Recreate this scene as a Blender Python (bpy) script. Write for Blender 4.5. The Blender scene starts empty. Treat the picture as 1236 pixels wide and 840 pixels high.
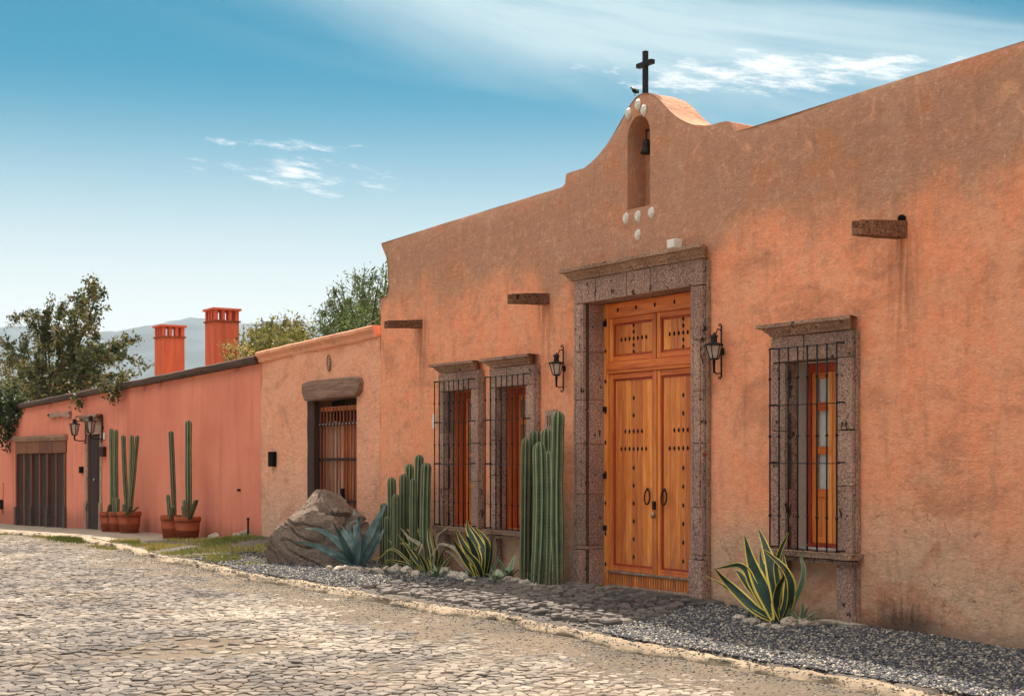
import bpy, bmesh, math, random
import numpy as np
from mathutils import Vector, noise, geometry
random.seed(7); np.random.seed(7)
SC = bpy.context.scene
COL = SC.collection
# ------------------------------------------------------------------ camera
EYE = 1.68; DIST = 11.36; FPX = 1716.0
VX, VY = -.83568, .54920            # view direction along the street and into the wall
RX, RY = .54920, .83568
cam = bpy.data.cameras.new('camera'); co = bpy.data.objects.new('camera', cam); COL.objects.link(co)
co.location = (0, -DIST, EYE)
co.rotation_euler = (math.pi/2, 0, math.atan2(VY, VX) - math.pi/2)
cam.sensor_width = 36; cam.lens = FPX*36/1236.; cam.shift_x = 0; cam.shift_y = (557-420)/1236.
cam.clip_end = 20000; cam.clip_start = .1
SC.camera = co
SC.view_settings.view_transform = 'Standard'; SC.view_settings.look = 'None'
SC.view_settings.gamma = 1; SC.view_settings.exposure = 1.55
try: SC.view_settings.use_curve_mapping = False
except Exception: pass
SC.render.film_transparent = False
try:
    SC.cycles.max_bounces = 8; SC.cycles.diffuse_bounces = 5; SC.cycles.transmission_bounces = 6
    SC.cycles.transparent_max_bounces = 8; SC.cycles.volume_bounces = 0
except Exception: pass
def L(r, g, b):                      # sRGB 0..255 to linear
    return tuple(((c/255.)/12.92 if c/255. <= .04045 else ((c/255.+.055)/1.055)**2.4) for c in (r, g, b))
# ------------------------------------------------------------------ node helper
class NT:
    def __init__(s, tree): s.t = tree; s.n = tree.nodes; s.l = tree.links
    def new(s, typ, **kw):
        n = s.n.new(typ)
        for k, v in kw.items(): setattr(n, k, v)
        return n
    def put(s, sock, v):
        if v is None: return
        if hasattr(v, 'is_output'): s.l.new(v, sock)
        else:
            if isinstance(v, tuple) and len(v) == 3 and sock.type == 'RGBA': v = v+(1,)
            sock.default_value = v
    def math(s, op, a, b=None, c=None, clamp=False):
        n = s.new('ShaderNodeMath', operation=op); n.use_clamp = clamp
        for i, v in enumerate((a, b, c)): s.put(n.inputs[i], v)
        return n.outputs[0]
    def vmul(s, v, m):
        n = s.new('ShaderNodeVectorMath', operation='MULTIPLY'); s.put(n.inputs[0], v); s.put(n.inputs[1], m); return n.outputs[0]
    def vadd(s, v, m):
        n = s.new('ShaderNodeVectorMath', operation='ADD'); s.put(n.inputs[0], v); s.put(n.inputs[1], m); return n.outputs[0]
    def mix(s, f, a, b, mode='MIX'):
        n = s.new('ShaderNodeMix'); n.data_type = 'RGBA'; n.blend_type = mode
        s.put(n.inputs[0], f); s.put(n.inputs[6], a); s.put(n.inputs[7], b); return n.outputs[2]
    def noise(s, vec, scale, detail=5, rough=.6, dist=0.):
        n = s.new('ShaderNodeTexNoise'); s.put(n.inputs['Vector'], vec)
        n.inputs['Scale'].default_value = scale; n.inputs['Detail'].default_value = detail
        n.inputs['Roughness'].default_value = rough; n.inputs['Distortion'].default_value = dist
        return n.outputs[0]
    def vor(s, vec, scale, feature='F1', out=0):
        n = s.new('ShaderNodeTexVoronoi'); n.feature = feature; s.put(n.inputs['Vector'], vec); n.inputs['Scale'].default_value = scale
        return n.outputs[out]
    def rng(s, v, a, b, c=0., d=1.):
        n = s.new('ShaderNodeMapRange'); n.interpolation_type = 'SMOOTHSTEP'
        s.put(n.inputs[0], v)
        for i, k in enumerate((a, b, c, d)): n.inputs[i+1].default_value = k
        return n.outputs[0]
    def bump(s, h, strength=.5, dist=.01, nrm=None):
        n = s.new('ShaderNodeBump'); n.inputs['Strength'].default_value = strength; n.inputs['Distance'].default_value = dist
        s.put(n.inputs['Height'], h)
        if nrm is not None: s.l.new(nrm, n.inputs['Normal'])
        return n.outputs[0]
    def xyz(s, v):
        n = s.new('ShaderNodeSeparateXYZ'); s.put(n.inputs[0], v); return n.outputs
    def attr(s, name):
        n = s.new('ShaderNodeAttribute'); n.attribute_name = name; return n.outputs['Fac']
def newmat(name, rough=.85, spec=.3):
    m = bpy.data.materials.new(name); m.use_nodes = True
    n = NT(m.node_tree); b = m.node_tree.nodes['Principled BSDF']
    b.inputs['Roughness'].default_value = rough
    b.inputs['Specular IOR Level'].default_value = spec
    n.b = b; n.mat = m
    n.pos = n.new('ShaderNodeNewGeometry').outputs['Position']
    n.tc = n.new('ShaderNodeTexCoord').outputs['Object']
    n.rnd = n.new('ShaderNodeObjectInfo').outputs['Random']
    return n
def fin(n, colour, bump=None):
    n.put(n.b.inputs['Base Color'], colour)
    if bump is not None: n.l.new(bump, n.b.inputs['Normal'])
    return n.mat
# ------------------------------------------------------------------ sky and sun
SUN = Vector((-.66, .345, 1.)).normalized()      # towards the sun
el = math.asin(SUN.z); az = math.atan2(SUN.x, SUN.y)
w = bpy.data.worlds.new('World'); SC.world = w; w.use_nodes = True
T = NT(w.node_tree); bg = w.node_tree.nodes['Background']; bg.inputs['Strength'].default_value = .12
sky = T.new('ShaderNodeTexSky'); sky.sky_type = 'NISHITA'; sky.sun_disc = False
sky.sun_elevation = el; sky.sun_rotation = az; sky.altitude = 1900; sky.air_density = 1.0; sky.dust_density = .6; sky.ozone_density = 2.0
gen = T.new('ShaderNodeTexCoord').outputs['Generated']
X, Y, Z = T.xyz(gen)
along = T.math('ADD', T.math('MULTIPLY', X, VX), T.math('MULTIPLY', Y, VY))
side = T.math('ADD', T.math('MULTIPLY', X, RX), T.math('MULTIPLY', Y, RY))
phi = T.math('ARCTAN2', side, along)
hor = T.math('SQRT', T.math('ADD', T.math('MULTIPLY', X, X), T.math('MULTIPLY', Y, Y)))
ele = T.math('ARCTAN2', Z, hor)
cb = T.new('ShaderNodeCombineXYZ'); T.put(cb.inputs[0], phi); T.put(cb.inputs[1], ele); sp = cb.outputs[0]
# long thin cirrus, slanting down to the right
sl = T.math('ADD', ele, T.math('MULTIPLY', phi, .23))
c2 = T.new('ShaderNodeCombineXYZ'); T.put(c2.inputs[0], T.math('MULTIPLY', phi, 2.2)); T.put(c2.inputs[1], T.math('MULTIPLY', sl, 15.0)); c2.inputs[2].default_value = 3.1
cir = T.rng(T.noise(c2.outputs[0], 1.0, 7, .55, .6), .38, .68)
cirm = T.math('MULTIPLY', cir, T.rng(T.math('ADD', ele, T.math('MULTIPLY', phi, .32)), .20, .34))
# the broad veil band
band = T.math('SUBTRACT', sl, .305)
wob = T.math('MULTIPLY', T.math('SUBTRACT', T.noise(sp, 5, 5), .5), .07)
band = T.math('ADD', band, wob)
bandm = T.math('MULTIPLY', T.rng(T.math('ABSOLUTE', band), .0, .05, 1, 0), T.rng(T.math('ABSOLUTE', T.math('SUBTRACT', phi, .08)), .05, .34, 1, 0))
# small bright puffs
def puff(p0, e0, rp, re, thr, k):
    dp = T.math('DIVIDE', T.math('SUBTRACT', phi, p0), rp); de = T.math('DIVIDE', T.math('ADD', T.math('SUBTRACT', ele, e0), T.math('MULTIPLY', T.math('SUBTRACT', phi, p0), k)), re)
    d = T.math('SQRT', T.math('ADD', T.math('MULTIPLY', dp, dp), T.math('MULTIPLY', de, de)))
    c3 = T.new('ShaderNodeCombineXYZ'); T.put(c3.inputs[0], T.math('MULTIPLY', phi, 30)); T.put(c3.inputs[1], T.math('ADD', T.math('MULTIPLY', ele, 150), T.math('MULTIPLY', phi, 18))); c3.inputs[2].default_value = p0*9
    nz = T.noise(c3.outputs[0], 1.0, 8, .68)
    v = T.math('SUBTRACT', nz, T.math('MULTIPLY', d, .24))
    return T.rng(v, thr, thr+.24)
pf = T.math('MAXIMUM', puff(-.150, .195, .080, .018, .355, .10), puff(.185, .262, .12, .014, .27, .02))
pf = T.math('MAXIMUM', pf, puff(-.165, .216, .06, .007, .35, .0))
skc = T.mix(1, sky.outputs[0], (0.03, 0.235, 0.222), 'MULTIPLY')
# haze layer whitening near the horizon
hz = T.rng(ele, .08, .275, 1, 0)
skc = T.mix(T.math('MULTIPLY', hz, .9), skc, (2.85, 2.9, 2.85))
cl = T.math('ADD', T.math('MULTIPLY', cirm, .75), T.math('MULTIPLY', bandm, .45), clamp=True)
skc = T.mix(cl, skc, (1.75, 2.3, 2.5))
# bright cirrus sheet added overhead, out of view, to fill the shaded walls
ov = T.math('MULTIPLY', T.rng(T.math('ADD', ele, T.math('MULTIPLY', T.math('SUBTRACT', T.noise(sp, 2.2, 5), .5), .25)), .46, .85), T.math('ADD', .62, T.math('MULTIPLY', cir, .38)))
skc = T.mix(ov, skc, (7.6, 7.1, 6.5))
skc = T.mix(T.math('MULTIPLY', pf, .8), skc, (3.5, 3.5, 3.45))
T.l.new(skc, bg.inputs['Color'])
sun = bpy.data.lights.new('sun', 'SUN'); so = bpy.data.objects.new('sun', sun); COL.objects.link(so)
sun.energy = 3.1; sun.angle = math.radians(.53); sun.color = (1, .91, .78)
so.rotation_euler = (-SUN).to_track_quat('-Z', 'Y').to_euler(); so.location = (-20, 10, 30)
# ------------------------------------------------------------------ geometry helpers
def ray(px): a = (px-618)/FPX; return VX+a*RX, VY+a*RY
def pt(px, py, y=0.):                # where the sight line through a photo point meets the plane at depth y
    dx, dy = ray(px); t = (y+DIST)/dy
    return dx*t, EYE+(557-py)/FPX*t
def PX(px, y=0.): return pt(px, 557, y)[0]
def P3(px, py, y): x, z = pt(px, py, y); return Vector((x, y, z))
def gp(px, py, z=0.):
    t = (EYE-z)*FPX/(py-557); dx, dy = ray(px); return Vector((dx*t, dy*t-DIST, z))
ORI = {}
def setp(o, label=None, cat=None, group=None, kind=None):
    if label: o['label'] = label
    if cat: o['category'] = cat
    if group: o['group'] = group
    if kind: o['kind'] = kind
    return o
def empty(name, loc, label, cat, group=None):
    o = bpy.data.objects.new(name, None); COL.objects.link(o); o.location = loc; o.empty_display_size = .2
    ORI[o.name] = Vector(loc); return setp(o, label, cat, group)
def mesh_obj(name, me, parent=None, at=None):
    o = bpy.data.objects.new(name, me); COL.objects.link(o)
    if parent is not None: o.parent = parent
    if at is not None: o.location = at
    base = ORI.get(parent.name, Vector()) if parent is not None else Vector()
    ORI[o.name] = base + (Vector(at) if at is not None else Vector())
    return o
class MB:
    def __init__(s): s.raw = False; s.v = []; s.f = []; s.sm = []; s.a = []
    def add(s, vs, fs, smooth=False, attr=None):
        k = len(s.v); s.v += [tuple(v) for v in vs]; s.f += [tuple(i+k for i in f) for f in fs]; s.sm += [smooth]*len(fs)
        s.a += list(attr) if attr is not None else [0.]*len(vs); return s
    def box(s, x0, x1, y0, y1, z0, z1):
        return s.add([(x0,y0,z0),(x1,y0,z0),(x1,y1,z0),(x0,y1,z0),(x0,y0,z1),(x1,y0,z1),(x1,y1,z1),(x0,y1,z1)],
            [(0,3,2,1),(4,5,6,7),(0,1,5,4),(1,2,6,5),(2,3,7,6),(3,0,4,7)])
    def rough(s, x0, x1, y0, y1, z0, z1, step=.12, amp=.008, seed=0, rnd=.012, smooth=True):
        nx = max(1, min(14, round((x1-x0)/step))); ny = max(1, min(8, round((y1-y0)/step))); nz = max(1, min(16, round((z1-z0)/step)))
        idx = {}; vs = []; fs = []
        s.raw = True
        def vid(i, j, k):
            sd = side[0]
            if (sd,i,j,k) not in idx:
                p = Vector((x0+(x1-x0)*i/nx, y0+(y1-y0)*j/ny, z0+(z1-z0)*k/nz))
                n = noise.noise_vector(p*3.1+Vector((seed,seed*.7,0)))*amp + noise.noise_vector(p*11+Vector((seed,0,3)))*amp*.6
                e = (i in (0,nx))+(j in (0,ny))+(k in (0,nz))
                if e >= 2:
                    c = Vector(((x0+x1)/2,(y0+y1)/2,(z0+z1)/2)); d = Vector((0,0,0))
                    if i in (0,nx): d.x = 1 if i == 0 else -1
                    if j in (0,ny): d.y = 1 if j == 0 else -1
                    if k in (0,nz): d.z = 1 if k == 0 else -1
                    p += d*rnd*.5
                idx[(sd,i,j,k)] = len(vs); vs.append(p+n)
            return idx[(sd,i,j,k)]
        side = [0]
        for j in range(ny):
            for k in range(nz):
                side[0] = 0; fs.append((vid(0,j,k),vid(0,j,k+1),vid(0,j+1,k+1),vid(0,j+1,k))); side[0] = 1; fs.append((vid(nx,j,k),vid(nx,j+1,k),vid(nx,j+1,k+1),vid(nx,j,k+1)))
        for i in range(nx):
            for k in range(nz):
                side[0] = 2; fs.append((vid(i,0,k),vid(i+1,0,k),vid(i+1,0,k+1),vid(i,0,k+1))); side[0] = 3; fs.append((vid(i,ny,k),vid(i,ny,k+1),vid(i+1,ny,k+1),vid(i+1,ny,k)))
        for i in range(nx):
            for j in range(ny):
                side[0] = 4; fs.append((vid(i,j,0),vid(i,j+1,0),vid(i+1,j+1,0),vid(i+1,j,0))); side[0] = 5; fs.append((vid(i,j,nz),vid(i+1,j,nz),vid(i+1,j+1,nz),vid(i,j+1,nz)))
        return s.add(vs, fs, smooth)
    def tube(s, pts, r, n=6, cap=True, smooth=True):
        pts = [Vector(p) for p in pts]; m = len(pts); rr = r if isinstance(r, (list, tuple)) else [r]*m
        vs = []; fs = []; up = Vector((0,0,1)); prev = None
        for i, p in enumerate(pts):
            d = (pts[min(i+1,m-1)]-pts[max(i-1,0)])
            d = d.normalized() if d.length > 1e-9 else up
            a = prev if prev is not None else (Vector((1,0,0)) if abs(d.z) > .8 else up)
            a = (a-d*a.dot(d)); a = a.normalized() if a.length > 1e-6 else d.orthogonal().normalized()
            prev = a; b = d.cross(a)
            for k in range(n):
                t = 2*math.pi*(k+.5)/n; vs.append(p+(a*math.cos(t)+b*math.sin(t))*rr[i])
        for i in range(m-1):
            for k in range(n): fs.append((i*n+k, i*n+(k+1)%n, (i+1)*n+(k+1)%n, (i+1)*n+k))
        if cap: fs.append(tuple(range(n-1,-1,-1))); fs.append(tuple((m-1)*n+k for k in range(n)))
        return s.add(vs, fs, smooth)
    def lathe(s, prof, c=(0,0,0), n=20, smooth=True, wob=0., seed=0):
        c = Vector(c); vs = []; fs = []; m = len(prof)
        for i, (r, z) in enumerate(prof):
            for k in range(n):
                t = 2*math.pi*(k+.5)/n; q = r*(1+wob*noise.noise(Vector((math.cos(t)+seed, math.sin(t), z*2))))
                vs.append(c+Vector((q*math.cos(t), q*math.sin(t), z)))
        for i in range(m-1):
            for k in range(n): fs.append((i*n+k, i*n+(k+1)%n, (i+1)*n+(k+1)%n, (i+1)*n+k))
        fs.append(tuple(range(n-1,-1,-1))); fs.append(tuple((m-1)*n+k for k in range(n)))
        return s.add(vs, fs, smooth)
    def prism(s, prof, x0, x1):          # closed profile in (y, z), extruded along x with mitred looks
        n = len(prof); vs = [(x0,y,z) for y,z in prof]+[(x1,y,z) for y,z in prof]
        fs = [(i,(i+1)%n,n+(i+1)%n,n+i) for i in range(n)]+[tuple(range(n-1,-1,-1)), tuple(range(n,2*n))]
        return s.add(vs, fs)
    def plate(s, out, y0, y1):           # outline in (x, z), thickness along y
        n = len(out); vs = [(x,y0,z) for x,z in out]+[(x,y1,z) for x,z in out]
        return s.add(vs, [tuple(range(n)), tuple(range(2*n-1,n-1,-1))]+[(i,n+i,n+(i+1)%n,(i+1)%n) for i in range(n)])
    def ball(s, c, r, sx=1, sy=1, sz=1, n=10, m=7):
        return s.lathe([(max(1e-4,r*math.sin(math.pi*i/m)), -r*sz*math.cos(math.pi*i/m)) for i in range(m+1)], c, n) if sx == sy == 1 else \
            s.add([(c[0]+r*sx*math.sin(math.pi*i/m)*math.cos(2*math.pi*k/n), c[1]+r*sy*math.sin(math.pi*i/m)*math.sin(2*math.pi*k/n), c[2]-r*sz*math.cos(math.pi*i/m)) for i in range(m+1) for k in range(n)],
                  [(i*n+k, i*n+(k+1)%n, (i+1)*n+(k+1)%n, (i+1)*n+k) for i in range(m) for k in range(n)], True)
    def build(s, name, mat, parent=None, at=None, attr=None, bevel=0., fix=True, origin=None):
        """vertices are given in world space; the parent's and own location are taken off"""
        base = ORI.get(parent.name, Vector()) if parent is not None else Vector()
        off = base + (Vector(at) if at is not None else Vector())
        if origin is not None: off = Vector(origin); at = off-base
        me = bpy.data.meshes.new(name)
        me.from_pydata([(v[0]-off.x, v[1]-off.y, v[2]-off.z) for v in s.v], [], s.f)
        me.polygons.foreach_set('use_smooth', s.sm)
        if attr: a = me.attributes.new(attr, 'FLOAT', 'POINT'); a.data.foreach_set('value', s.a)
        me.materials.append(mat)
        if fix and not s.raw:
            b = bmesh.new(); b.from_mesh(me); bmesh.ops.recalc_face_normals(b, faces=b.faces); b.to_mesh(me); b.free()
        o = mesh_obj(name, me, parent, at)
        if bevel:
            md = o.modifiers.new('bevel', 'BEVEL'); md.width = bevel; md.segments = 2; md.limit_method = 'ANGLE'; md.angle_limit = math.radians(40)
        return o
def np_mesh(name, V, F, mat, attr=None, vals=None, smooth=False):
    """fast mesh from arrays; F is (n,3) or (n,4)"""
    me = bpy.data.meshes.new(name); k = F.shape[1]
    me.vertices.add(len(V)); me.vertices.foreach_set('co', V.astype(np.float32).ravel())
    me.loops.add(F.size); me.loops.foreach_set('vertex_index', F.astype(np.int32).ravel())
    me.polygons.add(len(F)); me.polygons.foreach_set('loop_start', np.arange(0, F.size, k, dtype=np.int32))
    me.polygons.foreach_set('loop_total', np.full(len(F), k, dtype=np.int32))
    me.update(calc_edges=True)
    if attr: a = me.attributes.new(attr, 'FLOAT', 'POINT'); a.data.foreach_set('value', vals.astype(np.float32))
    if smooth: me.polygons.foreach_set('use_smooth', np.ones(len(F), dtype=bool))
    me.materials.append(mat); me.validate(); return me
def copy_to(src, name, loc, parent=None):
    o = src.copy(); o.name = name; COL.objects.link(o); o.location = loc
    if parent is not None: o.parent = parent
    for k in ('label', 'category', 'group'):
        pass
    return o
# ------------------------------------------------------------------ materials
def plaster(name, mid, brown, pale, top_z, top_k, stain=False, bumpk=.55, low=True):
    n = newmat(name, .92, .15); P = n.pos; x, y, z = n.xyz(P)
    big = n.noise(P, .38, 4, .55); med = n.noise(P, 1.7, 6, .62); fine = n.noise(P, 9, 6, .7); st = n.noise(n.vmul(P, (2.6, 2.6, .5)), 2.2, 5, .6)
    c = n.mix(n.rng(med, .38, .62), mid, tuple(m*.80+p*.22 for m, p in zip(mid, pale)))
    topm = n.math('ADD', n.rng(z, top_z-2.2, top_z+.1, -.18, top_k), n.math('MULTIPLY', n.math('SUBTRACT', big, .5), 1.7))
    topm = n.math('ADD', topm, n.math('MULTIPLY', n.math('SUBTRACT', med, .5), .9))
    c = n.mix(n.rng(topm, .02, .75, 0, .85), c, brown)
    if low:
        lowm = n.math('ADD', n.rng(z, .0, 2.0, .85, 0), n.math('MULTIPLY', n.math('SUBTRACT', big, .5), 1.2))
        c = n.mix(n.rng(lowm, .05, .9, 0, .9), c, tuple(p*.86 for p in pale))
    mm = n.noise(P, 4.2, 7, .72, .8); m3 = n.noise(n.vmul(P, (1, 1, .6)), 22, 5, .72)
    c = n.mix(n.rng(mm, .52, .74, 0, .38), c, tuple(v*.72+.02 for v in brown)); sm_ = n.noise(n.vmul(P, (.8, .8, 1.3)), 1.15, 7, .62, .6); c = n.mix(n.rng(sm_, .50, .66, 0, .75), c, tuple(m*.5+b*.25 for m, b in zip(mid, brown))); c = n.mix(n.rng(mm, .28, .47, .5, 0), c, tuple(min(1, a*.55+b*.55) for a, b in zip(mid, pale)))
    c = n.mix(n.rng(m3, .5, .76, 0, .22), c, tuple(v*.66 for v in brown)); c = n.mix(n.rng(m3, .3, .47, .35, 0), c, tuple(min(1, v*1.2+.04) for v in pale))
    c = n.mix(n.rng(st, .50, .78, 0, .34), c, tuple(v*.62 for v in brown))
    c = n.mix(n.rng(fine, .50, .76, 0, .40), c, tuple(v*.72 for v in brown))
    c = n.mix(n.rng(fine, .26, .46, .30, 0), c, tuple(min(1, v*1.12+.03) for v in pale))
    if stain:
        for sx in (-10.0, -16.45, -19.95):
            d = n.math('ABSOLUTE', n.math('ADD', x, -sx)); wv = n.noise(n.vmul(P, (7, 7, .5)), 2, 5, .6)
            sm = n.math('MULTIPLY', n.math('MULTIPLY', n.rng(d, .03, .32, 1, 0), n.rng(z, 2.0, 3.85, 0, 1)), n.math('MULTIPLY', n.rng(z, 3.9, 4.05, 1, 0), n.rng(wv, .38, .62)))
            c = n.mix(n.math('MULTIPLY', sm, .55), c, L(128, 84, 66))
        vc = n.new('ShaderNodeTexVoronoi'); vc.feature = 'DISTANCE_TO_EDGE'; vc.inputs['Scale'].default_value = 1.5
        wp = n.new('ShaderNodeTexNoise'); wp.inputs['Scale'].default_value = 3.; wp.inputs['Detail'].default_value = 6; n.put(wp.inputs['Vector'], P)
        n.put(vc.inputs['Vector'], n.vadd(P, n.vmul(wp.outputs['Color'], (.7, .7, .7)))); crk = n.math('MULTIPLY', n.rng(vc.outputs[0], .0, .012, 1, 0), n.math('MULTIPLY', n.rng(big, .46, .56), n.rng(z, 1.9, .9)))
        c = n.mix(n.math('MULTIPLY', crk, .55), c, L(96, 70, 56))
        pt_ = n.rng(n.noise(n.vmul(P, (1.3, 1.3, .9)), 1.1, 3, .45, .5), .60, .64); c = n.mix(n.math('MULTIPLY', pt_, .12), c, pale)
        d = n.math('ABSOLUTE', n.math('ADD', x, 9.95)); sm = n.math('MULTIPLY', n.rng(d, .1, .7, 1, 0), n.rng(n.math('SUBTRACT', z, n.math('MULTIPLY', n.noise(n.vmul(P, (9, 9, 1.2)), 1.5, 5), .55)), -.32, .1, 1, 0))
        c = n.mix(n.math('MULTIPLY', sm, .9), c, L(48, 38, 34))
        base = n.rng(n.math('SUBTRACT', z, n.math('MULTIPLY', fine, .28)), -.22, .03, .55, 0)
        c = n.mix(base, c, L(112, 92, 80))
    h = n.math('ADD', n.math('MULTIPLY', n.noise(n.vmul(P, (1, 1, 1.5)), 7, 8, .66, .15), 1.2), n.math('MULTIPLY', n.noise(P, 34, 4, .6), .45))
    h = n.math('ADD', h, n.math('MULTIPLY', n.noise(n.vmul(P, (1, 1, .55)), 2.6, 4, .6), 1.6))
    return fin(n, c, n.bump(h, bumpk, .042))
M = {}
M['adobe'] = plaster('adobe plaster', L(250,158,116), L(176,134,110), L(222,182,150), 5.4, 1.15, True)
M['adobe_low'] = plaster('low house plaster', L(246,170,134), L(204,142,114), L(234,186,156), 4.6, .15, False, .8)
def smooth_plaster():
    n = newmat('pink plaster', .9, .15); P = n.pos
    st = n.noise(n.vmul(P, (2.2, 2.2, .16)), 1.6, 6, .6); big = n.noise(P, .5, 5, .6); fine = n.noise(P, 7, 5, .6)
    c = n.mix(n.rng(big, .3, .7), L(236,146,118), L(222,130,106))
    c = n.mix(n.rng(st, .5, .8, 0, .5), c, L(180,94,76)); c = n.mix(n.rng(fine, .5, .8, 0, .25), c, L(216,130,104))
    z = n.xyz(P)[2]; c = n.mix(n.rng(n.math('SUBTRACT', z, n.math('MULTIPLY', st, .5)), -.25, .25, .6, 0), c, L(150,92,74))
    return fin(n, c, n.bump(n.math('ADD', n.noise(P, 5, 5), n.math('MULTIPLY', st, .6)), .25, .02))
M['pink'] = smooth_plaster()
def chimney_plaster():
    n = newmat('chimney plaster', .9, .15); st = n.noise(n.vmul(n.pos, (3, 3, .4)), 2, 5)
    return fin(n, n.mix(n.rng(st, .35, .7), L(230,112,80), L(206,96,72)), n.bump(n.noise(n.pos, 8, 4), .2, .01))
M['chimney'] = chimney_plaster()
def cantera(name, a, b, dark, pit=.5, pos=False):
    n = newmat(name, .93, .15); P = n.pos
    big = n.noise(P, 2.2, 4, .6); g = n.noise(P, 42, 4, .7); pv = n.vor(n.vadd(n.vmul(P, (1, 1, 1)), n.vmul(n.new('ShaderNodeTexNoise').outputs['Color'], (.0, .0, .0))), 19)
    c = n.mix(n.rng(big, .3, .7), a, b)
    c = n.mix(n.rng(g, .46, .62, 0, .75), c, tuple(v*.42 for v in a)); c = n.mix(n.rng(g, .32, .46, .7, 0), c, tuple(min(1, v*1.45+.05) for v in b))
    tone = n.math('MULTIPLY', n.math('SUBTRACT', n.rnd, .5), .30)
    c = n.mix(1, c, n.new('ShaderNodeCombineXYZ').outputs[0] if False else c, 'MIX')
    hv = n.new('ShaderNodeHueSaturation'); n.put(hv.inputs['Value'], n.math('ADD', 1.0, tone)); n.put(hv.inputs['Color'], c); c = hv.outputs[0]
    pm = n.math('MAXIMUM', n.math('MULTIPLY', n.rng(pv, .12, .26, 1, 0), n.rng(n.noise(P, 4.5, 3), .48, .56)), n.rng(n.noise(n.vmul(P, (1, 1, .6)), 8.5, 4, .6), .63, .68))
    c = n.mix(n.math('MULTIPLY', pm, pit), c, dark)
    h = n.math('SUBTRACT', n.math('ADD', n.math('MULTIPLY', g, .7), n.noise(P, 12, 4)), n.math('MULTIPLY', pm, 1.2))
    return fin(n, c, n.bump(h, .6, .012))
M['stone'] = cantera('cantera stone', L(158,124,110), L(186,150,132), L(40,30,28), .9)
M['stone_brown'] = cantera('cornice stone', L(150,116,98), L(180,142,120), L(38,28,24), .7)
M['spout'] = cantera('spout stone', L(112,78,60), L(136,96,72), L(30,22,20), .9)
M['rock'] = cantera('field rock', L(166,152,138), L(194,178,160), L(70,60,52), .4)
M['mortar'] = cantera('mortar', L(90,72,64), L(104,84,74), L(50,40,36), .3)
def wood(name, a, b, dark, scale=1., rough=.55, axis=2, rand=.5):
    n = newmat(name, rough, .3)
    k = [11, 11, 11]; k[axis] = .75; P = n.vmul(n.pos, tuple(v*scale for v in k))
    off = n.new('ShaderNodeCombineXYZ'); n.put(off.inputs[0], n.math('MULTIPLY', n.rnd, 37.)); n.put(off.inputs[1], n.math('MULTIPLY', n.rnd, 91.))
    P = n.vadd(P, off.outputs[0])
    g = n.noise(P, 1.3, 6, .62, 1.1); g2 = n.noise(P, 5.5, 4, .6, .4)
    c = n.mix(n.rng(g, .32, .66), a, b); c = n.mix(n.rng(g2, .5, .78, 0, .65), c, dark)
    hv = n.new('ShaderNodeHueSaturation'); n.put(hv.inputs['Value'], n.math('ADD', 1-rand*.5, n.math('MULTIPLY', n.rnd, rand))); n.put(hv.inputs['Color'], c)
    n.put(hv.inputs['Hue'], n.math('ADD', .495, n.math('MULTIPLY', n.rnd, .012)))
    wz_ = n.xyz(n.pos)[2]; wear = n.math('MULTIPLY', n.rng(wz_, .0, 1.1, 1, 0), n.rng(n.noise(n.vmul(n.pos, (3, 3, 1.2)), 3, 6, .7), .42, .66)); wc = n.mix(n.math('MULTIPLY', wear, .55), hv.outputs[0], tuple(v*.8+.06 for v in dark))
    return fin(n, wc, n.bump(n.math('ADD', g2, g), .25, .006))
M['door'] = wood('varnished pine', L(240,148,76), L(214,112,52), L(150,70,34), 1, .45)
M['door_rail'] = wood('varnished pine rail', L(238,134,64), L(206,98,44), L(150,66,28), 1, .45, 0, .2)
M['door_red'] = wood('red varnished wood', L(184,72,36), L(152,50,26), L(100,32,18), 1, .45)
M['old_wood'] = wood('weathered plank', L(186,158,138), L(146,112,92), L(76,56,46), 1, .85, 2, .7)
M['red_wood'] = wood('old red plank', L(184,98,58), L(150,76,48), L(84,44,32), 1, .8)
M['dark_wood'] = wood('dark stained wood', L(74,50,42), L(46,36,34), L(22,18,20), 1, .9, 2, .5)
M['brown_wood'] = wood('brown post wood', L(140,80,50), L(104,60,42), L(60,36,28), 1, .7)
M['beam'] = wood('weathered beam', L(176,140,118), L(134,102,84), L(40,30,26), 1, .9, 0)
M['coping'] = wood('stained coping', L(92,66,54), L(66,50,44), L(36,28,26), .6, .9, 0)
def plain(name, c, rough=.6, spec=.3, metal=0., var=.2, bump=.1, sc=14):
    n = newmat(name, rough, spec); n.b.inputs['Metallic'].default_value = metal
    g = n.noise(n.tc, sc, 4)
    return fin(n, n.mix(n.rng(g, .3, .7), c, tuple(v*(1-var) for v in c)), n.bump(g, bump, .005))
M['iron'] = plain('black iron', L(34,27,26), .55, .4, .3, .4, .3, 40)
M['rust_iron'] = plain('rusty iron', L(66,38,30), .8, .3, .1, .4, .3, 40)
M['white'] = plain('white ceramic', L(226,216,204), .35, .4, 0, .1)
M['whitewash'] = plain('white reveal', L(196,186,178), .9, .2, 0, .12)
M['curtain'] = plain('curtain cloth', L(240,236,230), .9, .1, 0, .15)
M['terracotta'] = plain('terracotta', L(166,84,54), .85, .2, 0, .35, .3, 6)
M['dark'] = plain('dark void', L(24,20,20), .9, .1)
M['brass'] = plain('lock metal', L(170,160,140), .35, .5, .8)
M['concrete'] = None
def glass(name, tint, alpha):
    n = newmat(name, .12, .5); n.b.inputs['Alpha'].default_value = alpha; n.put(n.b.inputs['Base Color'], tint); return n.mat
M['glass'] = glass('window glass', L(190,195,196), .12)
M['lamp_glass'] = glass('lamp glass', L(225,205,190), .45)
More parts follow.
